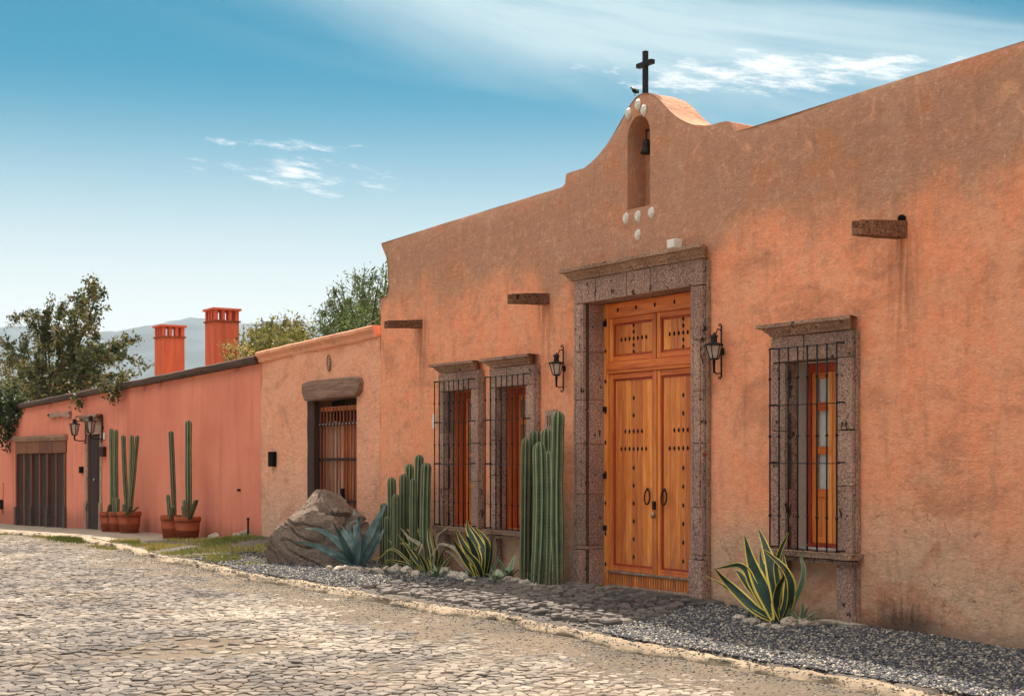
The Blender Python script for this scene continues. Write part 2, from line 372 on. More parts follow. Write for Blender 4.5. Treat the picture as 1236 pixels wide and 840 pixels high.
def concrete():
    n = newmat('pavement concrete', .9, .2); P = n.pos; g = n.noise(P, 1.2, 6, .65); f = n.noise(P, 16, 5, .7)
    c = n.mix(n.rng(g, .3, .7), L(168,152,132), L(142,128,114)); c = n.mix(n.rng(f, .5, .75, 0, .5), c, L(112,100,90))
    return fin(n, c, n.bump(n.math('ADD', g, f), .4, .02))
M['concrete'] = concrete()
def dirt(name, a, b, c3, kerb=False):
    n = newmat(name, .95, .1); P = n.pos; g = n.noise(P, .9, 6, .65); f = n.noise(P, 22, 6, .75)
    c = n.mix(n.rng(g, .3, .7), a, b); c = n.mix(n.rng(f, .48, .7, 0, .7), c, c3)
    c = n.mix(n.rng(f, .25, .42, .5, 0), c, tuple(min(1, v*1.35) for v in a))
    return fin(n, c, n.bump(n.math('ADD', n.math('MULTIPLY', f, 1.), g), .8, .03))
M['dirt'] = dirt('road dirt', L(128,113,97), L(104,93,82), L(60,54,50))
M['kerb'] = dirt('sandy kerb', L(178,158,134), L(148,130,110), L(92,80,70))
M['verge'] = dirt('verge dirt', L(122,110,98), L(100,94,90), L(60,58,60))
M['earth'] = dirt('dry land', L(150,130,100), L(118,108,76), L(88,84,58))
def by_tone(name, cols, rough=.85, sc=30, bump=.4, spec=.25):
    n = newmat(name, rough, spec); t = n.attr('tone'); r = n.new('ShaderNodeValToRGB'); n.put(r.inputs[0], t)
    e = r.color_ramp.elements
    for i, c in enumerate(cols):
        p = i/(len(cols)-1)
        if i == 0: k = e[0]
        elif i == len(cols)-1: k = e[-1]
        else: k = e.new(p)
        k.position = p; k.color = c+(1,)
    f = n.noise(n.pos, sc, 5, .7); b = n.noise(n.pos, .8, 5, .6)
    c = n.mix(n.rng(f, .45, .75, 0, .45), r.outputs[0], tuple(v*.5 for v in cols[0]))
    c = n.mix(n.rng(b, .48, .66, 0, .35), c, L(136,116,96)) if name == 'cobble' else c
    return fin(n, c, n.bump(f, bump, .008))
M['cobble'] = by_tone('cobble', [L(56,52,50), L(96,88,82), L(126,115,105), L(162,149,134)])
M['cobble2'] = by_tone('entry cobble', [L(66,61,60), L(102,93,88), L(134,124,114)])
M['gravel'] = by_tone('gravel', [L(44,46,54), L(74,75,82), L(96,94,94), L(186,174,154)], .8, 60, .2)
M['grass'] = by_tone('grass', [L(92,104,42), L(136,138,62), L(186,168,100)], .8, 10, .1)
def foliage(name, cols, trans=.25):
    n = newmat(name, .6, .3); t = n.attr('tone'); r = n.new('ShaderNodeValToRGB'); n.put(r.inputs[0], t); e = r.color_ramp.elements
    for i, c in enumerate(cols):
        p = i/(len(cols)-1); k = e[0] if i == 0 else (e[-1] if i == len(cols)-1 else e.new(p)); k.position = p; k.color = c+(1,)
    n.put(n.b.inputs['Base Color'], r.outputs[0])
    tr = n.new('ShaderNodeBsdfTranslucent'); n.put(tr.inputs[0], r.outputs[0]); ms = n.new('ShaderNodeMixShader'); ms.inputs[0].default_value = trans
    out = n.n['Material Output']; n.l.new(n.b.outputs[0], ms.inputs[1]); n.l.new(tr.outputs[0], ms.inputs[2]); n.l.new(ms.outputs[0], out.inputs[0])
    return n.mat
M['leaf_dark'] = foliage('tree leaves', [L(38,44,26), L(62,70,38), L(94,98,54), L(140,110,74)], .3)
M['leaf_olive'] = foliage('olive shrub leaves', [L(70,72,34), L(110,106,50), L(150,138,76)], .35)
M['leaf_pepper'] = foliage('pepper tree leaves', [L(46,58,34), L(80,96,52), L(126,136,80)], .35)
M['leaf_vine'] = foliage('vine leaves', [L(24,32,20), L(42,54,28), L(76,88,40)], .25)
M['leaf_fern'] = foliage('roof plant leaves', [L(96,88,40), L(150,134,66), L(206,180,110)], .35)
M['bark'] = plain('bark', L(84,68,56), .9, .1, 0, .4, .6, 9)
def cactus_mat():
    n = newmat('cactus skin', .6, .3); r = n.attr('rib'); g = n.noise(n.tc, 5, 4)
    c = n.mix(n.rng(g, .3, .7), L(98,112,74), L(72,88,62)); c = n.mix(n.rng(r, .0, .45, 1, 0), c, L(30,48,36)); ar = n.math('SINE', n.math('MULTIPLY', n.xyz(n.tc)[2], 130.)); c = n.mix(n.math('MULTIPLY', n.rng(r, .74, .96, 0, .8), n.rng(ar, -.6, .6, .7, 1)), c, L(190,186,142))  # groove darkening is shade painted into the skin colour
    hv = n.new('ShaderNodeHueSaturation'); n.put(hv.inputs['Hue'], n.math('ADD', .475, n.math('MULTIPLY', n.rnd, .035))); n.put(hv.inputs['Value'], n.math('ADD', .75, n.math('MULTIPLY', n.rnd, .45))); n.put(hv.inputs['Saturation'], .95); n.put(hv.inputs['Color'], c); c = hv.outputs[0]
    z = n.xyz(n.tc)[2]; c = n.mix(n.rng(n.noise(n.vmul(n.tc, (3, 3, .8)), 2.2, 4), .5, .75, 0, .5), c, L(112,108,70))
    sc = n.noise(n.tc, 26, 4, .7); c = n.mix(n.rng(sc, .58, .70, 0, .55), c, L(120,112,84)); c = n.mix(n.math('MULTIPLY', n.rng(z, .05, .55, 1, 0), n.rng(sc, .42, .6)), c, L(104,88,66))
    return fin(n, c, n.bump(n.math('ADD', g, n.math('MULTIPLY', sc, .5)), .5, .012))
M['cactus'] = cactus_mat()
def agave_mat(name, body, body2, edge, e0, e1):
    n = newmat(name, .5, .35); a = n.attr('across'); g = n.noise(n.pos, 7, 4)
    c = n.mix(n.rng(g, .3, .7), body, body2); c = n.mix(n.rng(a, e0, e1), c, edge)
    return fin(n, c, n.bump(n.noise(n.pos, 40, 2), .1, .003))
M['agave_y'] = agave_mat('variegated agave', L(32,50,42), L(52,74,58), L(232,204,90), .68, .78)
M['agave_b'] = agave_mat('blue agave', L(74,98,98), L(118,138,132), L(60,80,80), .9, 1.)
M['agave_dry'] = agave_mat('withered leaf', L(150,136,116), L(116,104,90), L(190,172,120), .7, .9)
M['agave_p'] = agave_mat('pale agave leaf', L(92,116,96), L(116,140,116), L(176,176,124), .6, .8)
def boulder_mat():
    n = newmat('boulder', .92, .15); P = n.pos; b = n.noise(P, 1.4, 5, .6, .8); f = n.noise(P, 16, 10, .78); v = n.noise(n.vmul(P, (1.5, 1.5, 3)), 3, 9, .72, .8)
    c = n.mix(n.rng(b, .3, .68), L(184,160,142), L(146,122,108)); c = n.mix(n.rng(f, .48, .7, 0, .7), c, L(90,72,64)); c = n.mix(n.rng(v, .55, .72, 0, .6), c, L(220,196,172))
    k_ = n.noise(P, 45, 6, .75); c = n.mix(n.rng(k_, .54, .64, 0, .6), c, L(84, 74, 66)); c = n.mix(n.rng(k_, .36, .45, .5, 0), c, L(206, 188, 168))
    return fin(n, c, n.bump(n.math('ADD', n.math('ADD', n.math('MULTIPLY', v, 1.2), f), n.math('MULTIPLY', k_, .6)), 1., .08))
M['boulder'] = boulder_mat()
def hill_mat():
    n = newmat('hill', .95, .1); g = n.noise(n.pos, .006, 8, .65)
    return fin(n, n.mix(n.rng(g, .35, .65), L(92,104,112), L(74,86,92)))  # blue-grey base colour stands in for part of the distance haze
M['hill'] = hill_mat()
# ------------------------------------------------------------------ ground
GX = [-70,-60,-45,-40,-33,-13,-8.5,-3,8]; GZ = [-.5,-.45,-.28,-.17,0,0,-.09,-.18,-.3]
def g(x): return float(np.interp(x, GX, GZ))
KX = [-70,-40,-31,-26,-20,-15,-11,-8.7,-6.5,-2,8]; KY = [-1.8,-1.8,-1.85,-2.4,-2.8,-2.85,-2.77,-2.66,-2.38,-1.9,-1.6]
def ky(x): return float(np.interp(x, KX, KY))+.05*math.sin(x*1.3)+.03*math.sin(x*3.7+1)
def nz(x, y, s, k=0.): return noise.noise(Vector((x*s, y*s, k)))
def struct(name, me):
    o = mesh_obj(name, me); o['kind'] = 'structure'; return o
def sheet(name, xs, ys, fz, mat, smooth=True):
    nx, ny = len(xs), len(ys); V = np.array([(x, y, fz(x, y)) for y in ys for x in xs]); i = np.arange(nx-1); j = np.arange(ny-1)
    a = (j[:,None]*nx+i[None,:]).ravel(); F = np.stack([a, a+1, a+nx+1, a+nx], 1)
    return struct(name, np_mesh(name, V, F, mat, smooth=smooth))
gxs = sorted(list(np.arange(-90, 21, 5.))+[-5000,-2500,-1200,-600,-300,-150,40,80,200,600,1500,5000])
gys = sorted(list(np.arange(-40, 41, 5.))+[-5000,-2500,-1200,-600,-300,-150,-80,80,150,300,600,1200,2500,5000])
sheet('ground', gxs, gys, lambda x, y: g(x)-.35, M['earth'])
def road_z(x, y):
    d = ky(x)-y
    base = g(x)-.10-.02*min(1, d/2.)
    bankn = .5+.5*nz(x, y, .7, 4)
    return base + (.030 if x > -13 else .030*max(.25, 1-(-13-x)/5))*bankn*max(0, 1-d/1.7) + .022*nz(x, y, .45) + .012*nz(x, y, 1.6, 2)
road = None
xs = list(np.arange(-46, -3, .16)); xs = [-85,-70,-60,-53]+xs+[0,6,14]
RYS = [-16,-14,-12]+list(np.arange(-11, -4, .2))+list(np.arange(-4, -1.3, .1))
def road_sheet(x, y): return road_z(x, min(y, ky(x)-.02)) - (.12 if y > ky(x)+.05 else 0)
road = sheet('road', xs, RYS, road_sheet, M['dirt'])
def verge_z(x, y):
    t = y/ky(x)
    hump = .20*math.exp(-((x+26.3)/1.6)**2)*max(0, 1-t*1.2)
    return g(x)-.015*t+hump+.012*nz(x, y, 1.1, 5) - (.05 if t > 1.02 else 0)
xs = list(np.arange(-29.6, -3, .14))+[0, 8]
sheet('verge', xs, list(np.arange(-2.95, .31, .12)), lambda x, y: verge_z(x, y) if y > ky(x)+.05 else g(x)-.2, M['verge'])
# concrete pavement before the pink house
def pavement():
    m = MB(); xs = list(np.arange(-62, -28.9, .8)); n = len(xs); vs = []
    for x in xs:
        e = ky(x)+.16+(0 if x < -31.5 else .0)
        for (y, z) in ((.3, g(x)+.006), (-.9, g(x)-.01+.012*nz(x, 1, 1)), (e, g(x)-.03+.012*nz(x, 2, 1)), (e, g(x)-.25)): vs.append((x+(.25*nz(x, y, 2) if x > -30 else 0)-(y*.9 if x > -30.1 else 0)*1., y, z))
    fs = [(i*4+k, (i+1)*4+k, (i+1)*4+k+1, i*4+k+1) for i in range(n-1) for k in range(3)]
    k = (n-1)*4; m.add(vs, fs, False); o = m.build('pavement', M['concrete'], fix=False); o['kind'] = 'structure'
    me = o.data; me.flip_normals()
pavement()
def kerb():
    xs = np.arange(-66, 2, .055); vs = []; prof = [(-.22,-.30),(-.20,-.05),(-.17,-.03),(-.11,.0),(-.03,.010),(.05,.010),(.12,.002),(.17,-.012),(.22,-.2)]
    m = len(prof)
    for x in xs:
        w = .62+.6*nz(x, 0, .8, 9); jt = abs(((x+.25*nz(x, 1, .5))/1.15) % 1.-.5); brk = 1-.75*max(0, nz(x, 3, .55, 2)-.22)*2-(.8 if jt < .02 else 0)
        for i, (dy, dz) in enumerate(prof):
            q = Vector((x*3, dy*9, 7)); vs.append((x+.03*nz(x, dy*8, 3, 3), ky(x)+dy*w+.07*noise.noise(q)+.03*noise.noise(q*3.1), g(x)-.035+(dz*brk if dz > -.1 else dz)+.024*noise.noise(q*1.7)+.014*noise.noise(q*5)))
    n = len(xs); F = np.array([(i*m+k, i*m+k+1, (i+1)*m+k+1, (i+1)*m+k) for i in range(n-1) for k in range(m-1)])[:, ::-1]
    o = struct('kerb', np_mesh('kerb', np.array(vs), F, M['kerb'], smooth=True)); return o
kerb_obj = kerb()
# Voronoi cobbles
def clip(poly, nx, ny, c):
    out = []; n = len(poly)
    for i in range(n):
        a = poly[i]; b = poly[(i+1)%n]; da = nx*a[0]+ny*a[1]-c; db = nx*b[0]+ny*b[1]-c
        if da <= 0: out.append(a)
        if (da < 0) != (db < 0) and abs(da-db) > 1e-12:
            t = da/(da-db); out.append((a[0]+(b[0]-a[0])*t, a[1]+(b[1]-a[1])*t))
    return out
def cells(x0, x1, y0, y1, s, sy, ok, jit=.42):
    R = random.Random(5); nx = int((x1-x0)/s); ny = int((y1-y0)/sy); P = {}
    for i in range(nx):
        for j in range(ny): P[i,j] = (x0+(i+.5+R.uniform(-jit,jit)+(.5 if j%2 else 0))*s, y0+(j+.5+R.uniform(-jit,jit))*sy)
    for (i,j), p in P.items():
        if not ok(*p): continue
        poly = [(p[0]-s,p[1]-s),(p[0]+s,p[1]-s),(p[0]+s,p[1]+s),(p[0]-s,p[1]+s)]
        for di in (-2,-1,0,1,2):
            for dj in (-2,-1,0,1,2):
                q = P.get((i+di,j+dj))
                if q is None or (di == 0 and dj == 0): continue
                nx_, ny_ = q[0]-p[0], q[1]-p[1]; poly = clip(poly, nx_, ny_, (q[0]**2+q[1]**2-p[0]**2-p[1]**2)/2)
                if len(poly) < 3: break
            if len(poly) < 3: break
        if len(poly) >= 3: yield p, poly
def stone_geo(p, poly, z, gap, h, R, tilt=.05):
    d0 = [math.hypot(a[0]-p[0], a[1]-p[1]) for a in poly]; r = sum(d0)/len(d0)
    if r < .025: return None
    k = max(.5, 1-gap/r); n = len(poly); tx, ty = R.uniform(-tilt, tilt), R.uniform(-tilt, tilt); vs = []
    # drop very short edges
    q = []
    for a in poly:
        if not q or math.hypot(a[0]-q[-1][0], a[1]-q[-1][1]) > r*.22: q.append(a)
    if len(q) < 3: return None
    poly = q; n = len(poly)
    for (kk, dz) in ((k, -.05), (k*.97, h*.55), (k*.80, h)):
        for a in poly:
            x = p[0]+(a[0]-p[0])*kk; y = p[1]+(a[1]-p[1])*kk; vs.append((x, y, z+dz+(x-p[0])*tx+(y-p[1])*ty+R.uniform(-.003,.003)))
    vs.append((p[0]+R.uniform(-.2,.2)*r, p[1]+R.uniform(-.2,.2)*r, z+h*(1.0+R.uniform(-.1,.25))))
    fs = []
    for b in (0, n):
        fs += [(b+i, b+(i+1)%n, b+n+(i+1)%n, b+n+i) for i in range(n)]
    fs += [(2*n+i, 2*n+(i+1)%n, 3*n) for i in range(n)]
    return vs, fs
def in_view(x, y, m=40):
    z = x*VX+(y+DIST)*VY
    if z < 2: return False
    px = 618+FPX*(x*RX+(y+DIST)*RY)/z; py = 557+FPX*(EYE+.1)/z
    return -m-20 < px < 1236+m and py < 840+m
def paving(parent, gen, zf, mat, name, gap, h, limit=300, cam_near=True, tilt=.05, drop=None):
    R = random.Random(11); L_ = []
    for p, poly in gen:
        if drop and R.random() < drop(*p): continue
        gq = stone_geo(p, poly, zf(*p), gap*R.uniform(.6,1.5), h*R.uniform(.5,1.35), R, tilt)
        if gq: L_.append((math.hypot(p[0], p[1]+DIST), p, gq, R.random()))
    L_.sort(key=lambda a: a[0]); big = MB(); used = 0
    for d, p, (vs, fs), t in L_:
        patch = .5+.9*nz(p[0], p[1], .35, 8); t = min(1, max(0, .28+.50*t+.50*(patch-.5)+.25*nz(p[0], p[1], 1.3, 21)))
        if used < limit and in_view(p[0], p[1], -6):
            m = MB(); m.add(vs, fs, False, [t]*len(vs)); m.build(name, mat, parent, attr='tone', fix=False, origin=(p[0], p[1], 0)); used += 1
        else: big.add(vs, fs, False, [t]*len(vs))
    o = big.build('far_'+name+'s', mat, parent, attr='tone', fix=False); o['kind'] = 'stuff'
    return o
paving(road, cells(-46, -4, -10.6, -1.7, .118, .10, lambda x, y: y < ky(x)-.2 and in_view(x, y, 140)),
       lambda x, y: g(x)-.118+.022*nz(x, y, .45)+.010*nz(x, y, 1.2, 6), M['cobble'], 'cobblestone', .005, .013, tilt=.09,
       drop=lambda x, y: .03+(.42 if x > -14 else .16)*max(0, min(1, (y-ky(x)+1.3)/1.1))*(.4+nz(x, y, .8)) + min(.85, max(0, (nz(x, y, .42, 12)+.35*nz(x, y, 1.4, 30)-.38)*3.0)))
entry = empty('cobbled_threshold', (-14.3, -1.3, 0), 'cobbled apron of flat worn stones set in the gravel before the carved double door', 'paving')
paving(entry, cells(-17.1, -11.9, -2.75, -.02, .135, .115, lambda x, y: y > ky(x)+.24 and abs(x+14.5) < 2.2+.4*nz(x, y, 1.2)-.5*(y+1.3) and y < -.06),
       lambda x, y: verge_z(x, y)+.005, M['cobble2'], 'paving_stone', .012, .040, tilt=.16)
def scatter(name, n, region, zf, size, mat, flat=.6, tone=(0, 1), kind='stuff'):
    """angular pebbles, one mesh"""
    pts = []
    R = random.Random(3)
    while len(pts) < n:
        x, y, k = region(R)
        if k: pts.append((x, y, zf(x, y)))
    P = np.array(pts); n = len(P)
    base = np.array([(1,0,0),(-1,0,0),(0,1,0),(0,-1,0),(0,0,1),(0,0,-1)], float); F0 = np.array([(0,2,4),(2,1,4),(1,3,4),(3,0,4),(2,0,5),(1,2,5),(3,1,5),(0,3,5)])
    s = np.random.uniform(size[0], size[1], n)**1.; V = base[None]*np.random.uniform(.6, 1.3, (n, 6, 1)); V = V + np.random.uniform(-.25, .25, (n, 6, 3))
    V *= np.stack([s, s*np.random.uniform(.6, 1, n), s*flat*np.random.uniform(.6, 1, n)], 1)[:, None]
    a = np.random.uniform(0, 6.28, n); ca, sa = np.cos(a)[:,None], np.sin(a)[:,None]
    Vx = V[...,0]*ca-V[...,1]*sa; Vy = V[...,0]*sa+V[...,1]*ca; tl = np.random.uniform(-.5, .5, n)[:,None]; Vz = V[...,2]+Vx*tl
    V = np.stack([Vx, Vy, Vz], 2)+P[:, None]+np.array([0, 0, 1])[None, None]*(s*.25)[:, None, None]
    F = (F0[None]+(np.arange(n)*6)[:, None, None]).reshape(-1, 3); tv = np.repeat(np.random.uniform(tone[0], tone[1], n), 6)
    o = mesh_obj(name, np_mesh(name, V.reshape(-1, 3), F, mat, 'tone', tv)); o['kind'] = kind
    return o
def reg_gravel(R):
    x = R.uniform(-24.5, -5.2)
    if R.random() < .35: x = R.uniform(-12.6, -5.2)
    y = R.uniform(-2.9, .0)
    if y < ky(x)+.1: return 0, 0, False
    if y > -.04: return 0, 0, False
    if abs(x+14.5) < 2.15-.5*(y+1.3) and R.random() > .10: return 0, 0, False
    if x < -22.5 and R.random() > .4: return 0, 0, False
    return x, y, True
gv = scatter('gravel', 62000, reg_gravel, verge_z, (.012, .030), M['gravel'])
setp(gv, 'loose dark grey gravel filling the verge between kerb and wall', 'gravel')
def reg_kerb(R):
    x = R.uniform(-26, -5); return x, ky(x)+R.gauss(0, .13), True
kg = scatter('kerb_grit', 3500, reg_kerb, lambda x, y: g(x)-.03, (.006, .018), M['gravel'], tone=(.4, 1))
setp(kg, 'pale grit and crumbs of stone lying along the worn kerb', 'gravel')
def reg_road(R):
    x = R.uniform(-28, -5); d = R.random()**2*1.6; return x, ky(x)-.16-d, in_view(x, ky(x)-d, 30)
gr2 = scatter('road_grit', 9000, reg_road, lambda x, y: road_z(x, y)-.002, (.006, .017), M['gravel'], tone=(.3, 1))
setp(gr2, 'fine loose grit strewn over the sandy road edge by the kerb', 'gravel')
# ------------------------------------------------------------------ walls
def pip(x, z, poly):
    c = False; n = len(poly); j = n-1
    for i in range(n):
        xi, zi = poly[i]; xj, zj = poly[j]
        if (zi > z) != (zj > z) and x < (xj-xi)*(z-zi)/(zj-zi)+xi: c = not c
        j = i
    return c
def seg_d(P, A, B):
    d = B-A; t = np.clip(((P-A)@d)/max(1e-12, d@d), 0, 1); return np.linalg.norm(P-(A+t[:,None]*d), axis=1)
def subdiv(poly, step):
    out = []; n = len(poly)
    for i in range(n):
        a = poly[i]; b = poly[(i+1)%n]; k = max(1, int(math.hypot(a[0]-b[0], a[1]-b[1])/step))
        for j in range(k): out.append((a[0]+(b[0]-a[0])*j/k, a[1]+(b[1]-a[1])*j/k))
    return out
def wall(name, outline, holes, thick, mat, parent, step=.16, amp=.022, y0=0., round_top=.035, reveal=None):
    O = subdiv(outline, step); H = [subdiv(h, step) for h in holes]
    x0 = min(p[0] for p in O); x1 = max(p[0] for p in O); z0 = min(p[1] for p in O); z1 = max(p[1] for p in O)
    gx, gz = np.meshgrid(np.arange(x0+step/2, x1, step), np.arange(z0+step/2, z1, step)); G = np.stack([gx.ravel(), gz.ravel()], 1)
    G += np.random.uniform(-.25*step, .25*step, G.shape)
    dmin = np.full(len(G), 9.)
    for ring in [O]+H:
        for i in range(len(ring)): dmin = np.minimum(dmin, seg_d(G, np.array(ring[i]), np.array(ring[(i+1)%len(ring)])))
    keep = dmin > step*.45
    keep &= np.array([k and pip(p[0], p[1], O) and not any(pip(p[0], p[1], h) for h in H) for k, p in zip(keep, G)])
    G = G[keep]
    V = []; E = []
    for ring in [O]+H:
        b = len(V); V += ring; E += [(b+i, b+(i+1)%len(ring)) for i in range(len(ring))]
    nb = len(V); V += [tuple(p) for p in G]
    res = geometry.delaunay_2d_cdt([Vector(v) for v in V], E, [], 0, 1e-5)
    vs2, fs2 = res[0], res[2]; fs = []
    for f in fs2:
        cx = sum(vs2[i][0] for i in f)/len(f); cz = sum(vs2[i][1] for i in f)/len(f)
        if pip(cx, cz, O) and not any(pip(cx, cz, h) for h in H): fs.append(tuple(f))
    P = np.array([tuple(v) for v in vs2]); dh = np.full(len(P), 9.); dt = np.full(len(P), 9.)
    for ring in H:
        for i in range(len(ring)): dh = np.minimum(dh, seg_d(P, np.array(ring[i]), np.array(ring[(i+1)%len(ring)])))
    for i in range(len(O)):
        a = O[i]; b = O[(i+1)%len(O)]
        if max(a[1], b[1]) > z0+.4: dt = np.minimum(dt, seg_d(P, np.array(a), np.array(b)))
    m = MB(); vv = []
    for i, (x, z) in enumerate(P):
        a = amp*(noise.noise(Vector((x*.55, 3, z*.55)))*1.3+.5*noise.noise(Vector((x*1.9, 7, z*1.9))))*min(1, dh[i]/.4)
        if dt[i] < .02: a += round_top
        vv.append((x, y0+a, z))
    m.add(vv, fs, True)
    n = len(O)
    tv = []; 
    for p in O:
        tv += [(p[0], y0+round_top, p[1]), (p[0]+.0, y0+thick, p[1]+.012*noise.noise(Vector((p[0]*2, 1, p[1]*2))))]
    m.add(tv, [(2*i, 2*((i+1)%n), 2*((i+1)%n)+1, 2*i+1) for i in range(n)], False)
    for h, dep in zip(H, reveal or [thick]*len(H)):
        n = len(h); tv = []
        for p in h: tv += [(p[0], y0, p[1]), (p[0], y0+dep, p[1])]
        m.add(tv, [(2*i, 2*((i+1)%n), 2*((i+1)%n)+1, 2*i+1) for i in range(n)], False)
    return m.build(name, mat, parent)
def rect(x0, x1, z0, z1): return [(x0,z0),(x1,z0),(x1,z1),(x0,z1)]
def zp(lst, y=0.): return [pt(a, b, y) for a, b in lst]
# main hacienda
H1 = empty('hacienda_house', (-14, 0, 0), 'tall salmon adobe house with bell gable, carved double door and barred windows', 'house')
top = zp([(457,360),(465,357),(466.5,345),(466,325),(464,310),(459,298),(458,293.5),(520,274),(600,249),(676,226),(680,222),(681,210),(688,207),(702,203),(710,197),(718,189),(728,177),(737,163),(745,149),(753,135),(758,126),(763,119),(768,114.5),(774,112),(780,112),(785,113.5),(791,118),(798,125),(804,132),(811,138.5),(819,144),(827,148),(835,150.5),(843,151),(851,151.5),(859,150),(867,147.5),(875,146),(879,147),(881,152),(883,159.5),(900,154.5),(1000,122.5),(1100,91),(1236,48)])
WX1 = -3.2; top = top+[(-5.5, top[-1][1]), (WX1, top[-1][1]+.02)]
outl = [(top[0][0], -.5)]+top+[(WX1, -.5)]
DCX = -14.3; DW = 1.10; DH = 3.80
WIN = [(-11.2, .68), (-18.65, .66), (-17.17, .66)]
def niche_poly():
    xl = PX(757.4); xr = PX(784.7); zb = pt(757.4, 254)[1]; zt = pt(770, 140)[1]; r = (xr-xl)/2; zc = zt-r*1.15; c = (xl+xr)/2
    return [(xl,zb),(xr,zb)]+[(c+r*math.cos(a), zc+r*1.15*math.sin(a)) for a in [math.pi*k/10 for k in range(0, 11)]], (xl, xr, zb, zc, c, r)
NP, NI = niche_poly()
holes = [rect(DCX-DW-.03, DCX+DW+.03, -.45, DH+.03), NP]+[rect(cx-.42, cx+.42, sz-.02, sz+2.14) for cx, sz in WIN]
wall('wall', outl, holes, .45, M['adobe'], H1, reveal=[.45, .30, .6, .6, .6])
# pediment is thicker: a back slab with the same curve, plus niche back
ped = top[9:36]
pb = [(a, z-.01) for a, z in ped]
m = MB(); n_ = len(pb); vs = []
for a, z in pb: vs += [(a, .448, z), (a, .58, z-.004), (a, .58, 4.9), (a, .448, 4.9)]
m.add(vs, [(4*i+k, 4*(i+1)+k, 4*(i+1)+(k+1)%4, 4*i+(k+1)%4) for i in range(n_-1) for k in range(4)]+[(0,1,2,3), (4*n_-1,4*n_-2,4*n_-3,4*n_-4)])
m.build('gable_back', M['adobe'], H1)
m = MB().plate(NP, .298, .36); m.build('niche_back', M['adobe'], H1)
MB().box(top[0][0]+.05, WX1-.02, .46, 9, 4.35, 4.6).build('roof', M['earth'], H1)
m = MB(); xl = top[0][0]
m.box(xl, xl+.4, .46, 9, -.5, 4.34); m.box(WX1-.4, WX1, .46, 9, -.5, 4.34); m.box(xl+.4, WX1-.4, 8.6, 9, -.5, 4.34); m.build('rear_wall', M['adobe'], H1)
# middle house
X1 = PX(457); X2 = PX(313)
H2 = empty('low_adobe_house', ((X1+X2)/2, 0, 0), 'lower tan adobe house with moulded cornice and rough stone lintel over a barred gate', 'house')
zt2 = [pt(313, 436)[1], pt(455, 405)[1]]
GX0, GX1 = PX(371.5), PX(430.5)
hole2 = rect(GX0, GX1, -.4, 2.84)
wall('wall', [(X2, -.5), (X2, zt2[0]), (X1, zt2[1]), (X1, -.5)][::-1], [hole2], .45, M['adobe_low'], H2, amp=.045, reveal=[.5])
m = MB()
for (x0, x1, y0, d0) in ((X2, X1-.10, 0, 0),):
    N = 26; vs = []; prof = [(.45,.0),(-.012,.0),(-.03,.03),(-.03,.075),(-.075,.12),(-.095,.135),(-.095,.19),(-.06,.21),(.45,.21)]; k = len(prof)
    for i in range(N):
        x = x0+(x1-x0)*i/(N-1); zz = zt2[0]+(zt2[1]-zt2[0])*(x-X2)/(X1-X2)-.03+.008*nz(x, 0, 1.5)
        for (yy, dz) in prof: vs.append((x, yy+.006*nz(x, dz*20, 2), zz+dz))
    m.add(vs, [(i*k+j, i*k+(j+1)%k, (i+1)*k+(j+1)%k, (i+1)*k+j) for i in range(N-1) for j in range(k)]+[tuple(range(k)), tuple((N-1)*k+j for j in range(k-1,-1,-1))])
m.build('cornice', M['adobe_low'], H2)
m = MB(); m.box(X2+.02, X1-.02, .46, 8, 2.95, 3.2); m.box(X2, X2+.3, .46, 8, -.5, 2.95); m.box(X1-.3, X1-.01, .46, 8, -.5, 2.95); m.box(X2+.3, X1-.3, 7.7, 8, -.5, 2.95); m.build('roof', M['earth'], H2)
# rough lintel beam
m = MB(); a = zp([(365.5,463),(372,460.5),(390,458),(410,456),(426,454.5),(434.5,455.5),(435.5,463),(434,472),(430,478),(415,479.5),(398,481),(380,484),(369,484),(366,475)], -.06)
m.plate(a, -.10, .30); o = m.build('lintel_beam', M['beam'], H2, bevel=.03)
MB().rough(GX0+.004, PX(380)-.0, -.02, .10, -.3, 2.80, .2, .012, 3).build('gate_jamb', M['dark_wood'], H2)
gate = MB().box(GX0+.25, GX1-.02, .12, .16, 2.60, 2.68).box(GX0+.25, GX1-.02, .12, .16, .0, .09).build('barred_gate', M['red_wood'], H2)
R = random.Random(2); xg = GX0+.27; k = 0
while xg < GX1-.05:
    wd = R.uniform(.085, .15)
    mt = M['red_wood'] if (abs(xg-(GX0+GX1)/2-.25) < .16 or R.random() < .18) else M['old_wood']
    MB().rough(xg, xg+wd-.012, .162, .20, .02, 2.40+R.uniform(-.04,.04) if xg < 0 else 0, .5, .004, k, .004).build('gate_plank', mt, gate); xg += wd; k += 1
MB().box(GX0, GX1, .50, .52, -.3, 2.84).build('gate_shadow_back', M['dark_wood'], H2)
xg = GX0+.30; k = 0
while xg < GX1-.03:
    m = MB().tube([(xg, .122, .04), (xg, .122, 2.66)], .016, 6); m.build('gate_bar', M['red_wood'], gate)
    m = MB().ball((xg, .11, 2.36), .022, n=6, m=4); m.build('bar_stud', M['whitewash'], gate); xg += .135
for zz in (.02+.95, 1.72, 2.36):
    MB().box(GX0+.26, GX1-.02, .10, .116, zz-.025, zz+.025).build('gate_crossbar', M['rust_iron'], gate)
m = MB().box(PX(412,.08), PX(412,.08)+.10, .06, .098, 1.02, 1.20); m.build('gate_lock', M['dark'], gate)
m = MB().tube([(PX(411,.08)+.02, .06, 1.08), (PX(411,.08)+.2, .03, 1.0), (PX(411,.08)+.3, .05, .97)], .025, 6); m.build('lock_chain', M['brass'], gate)
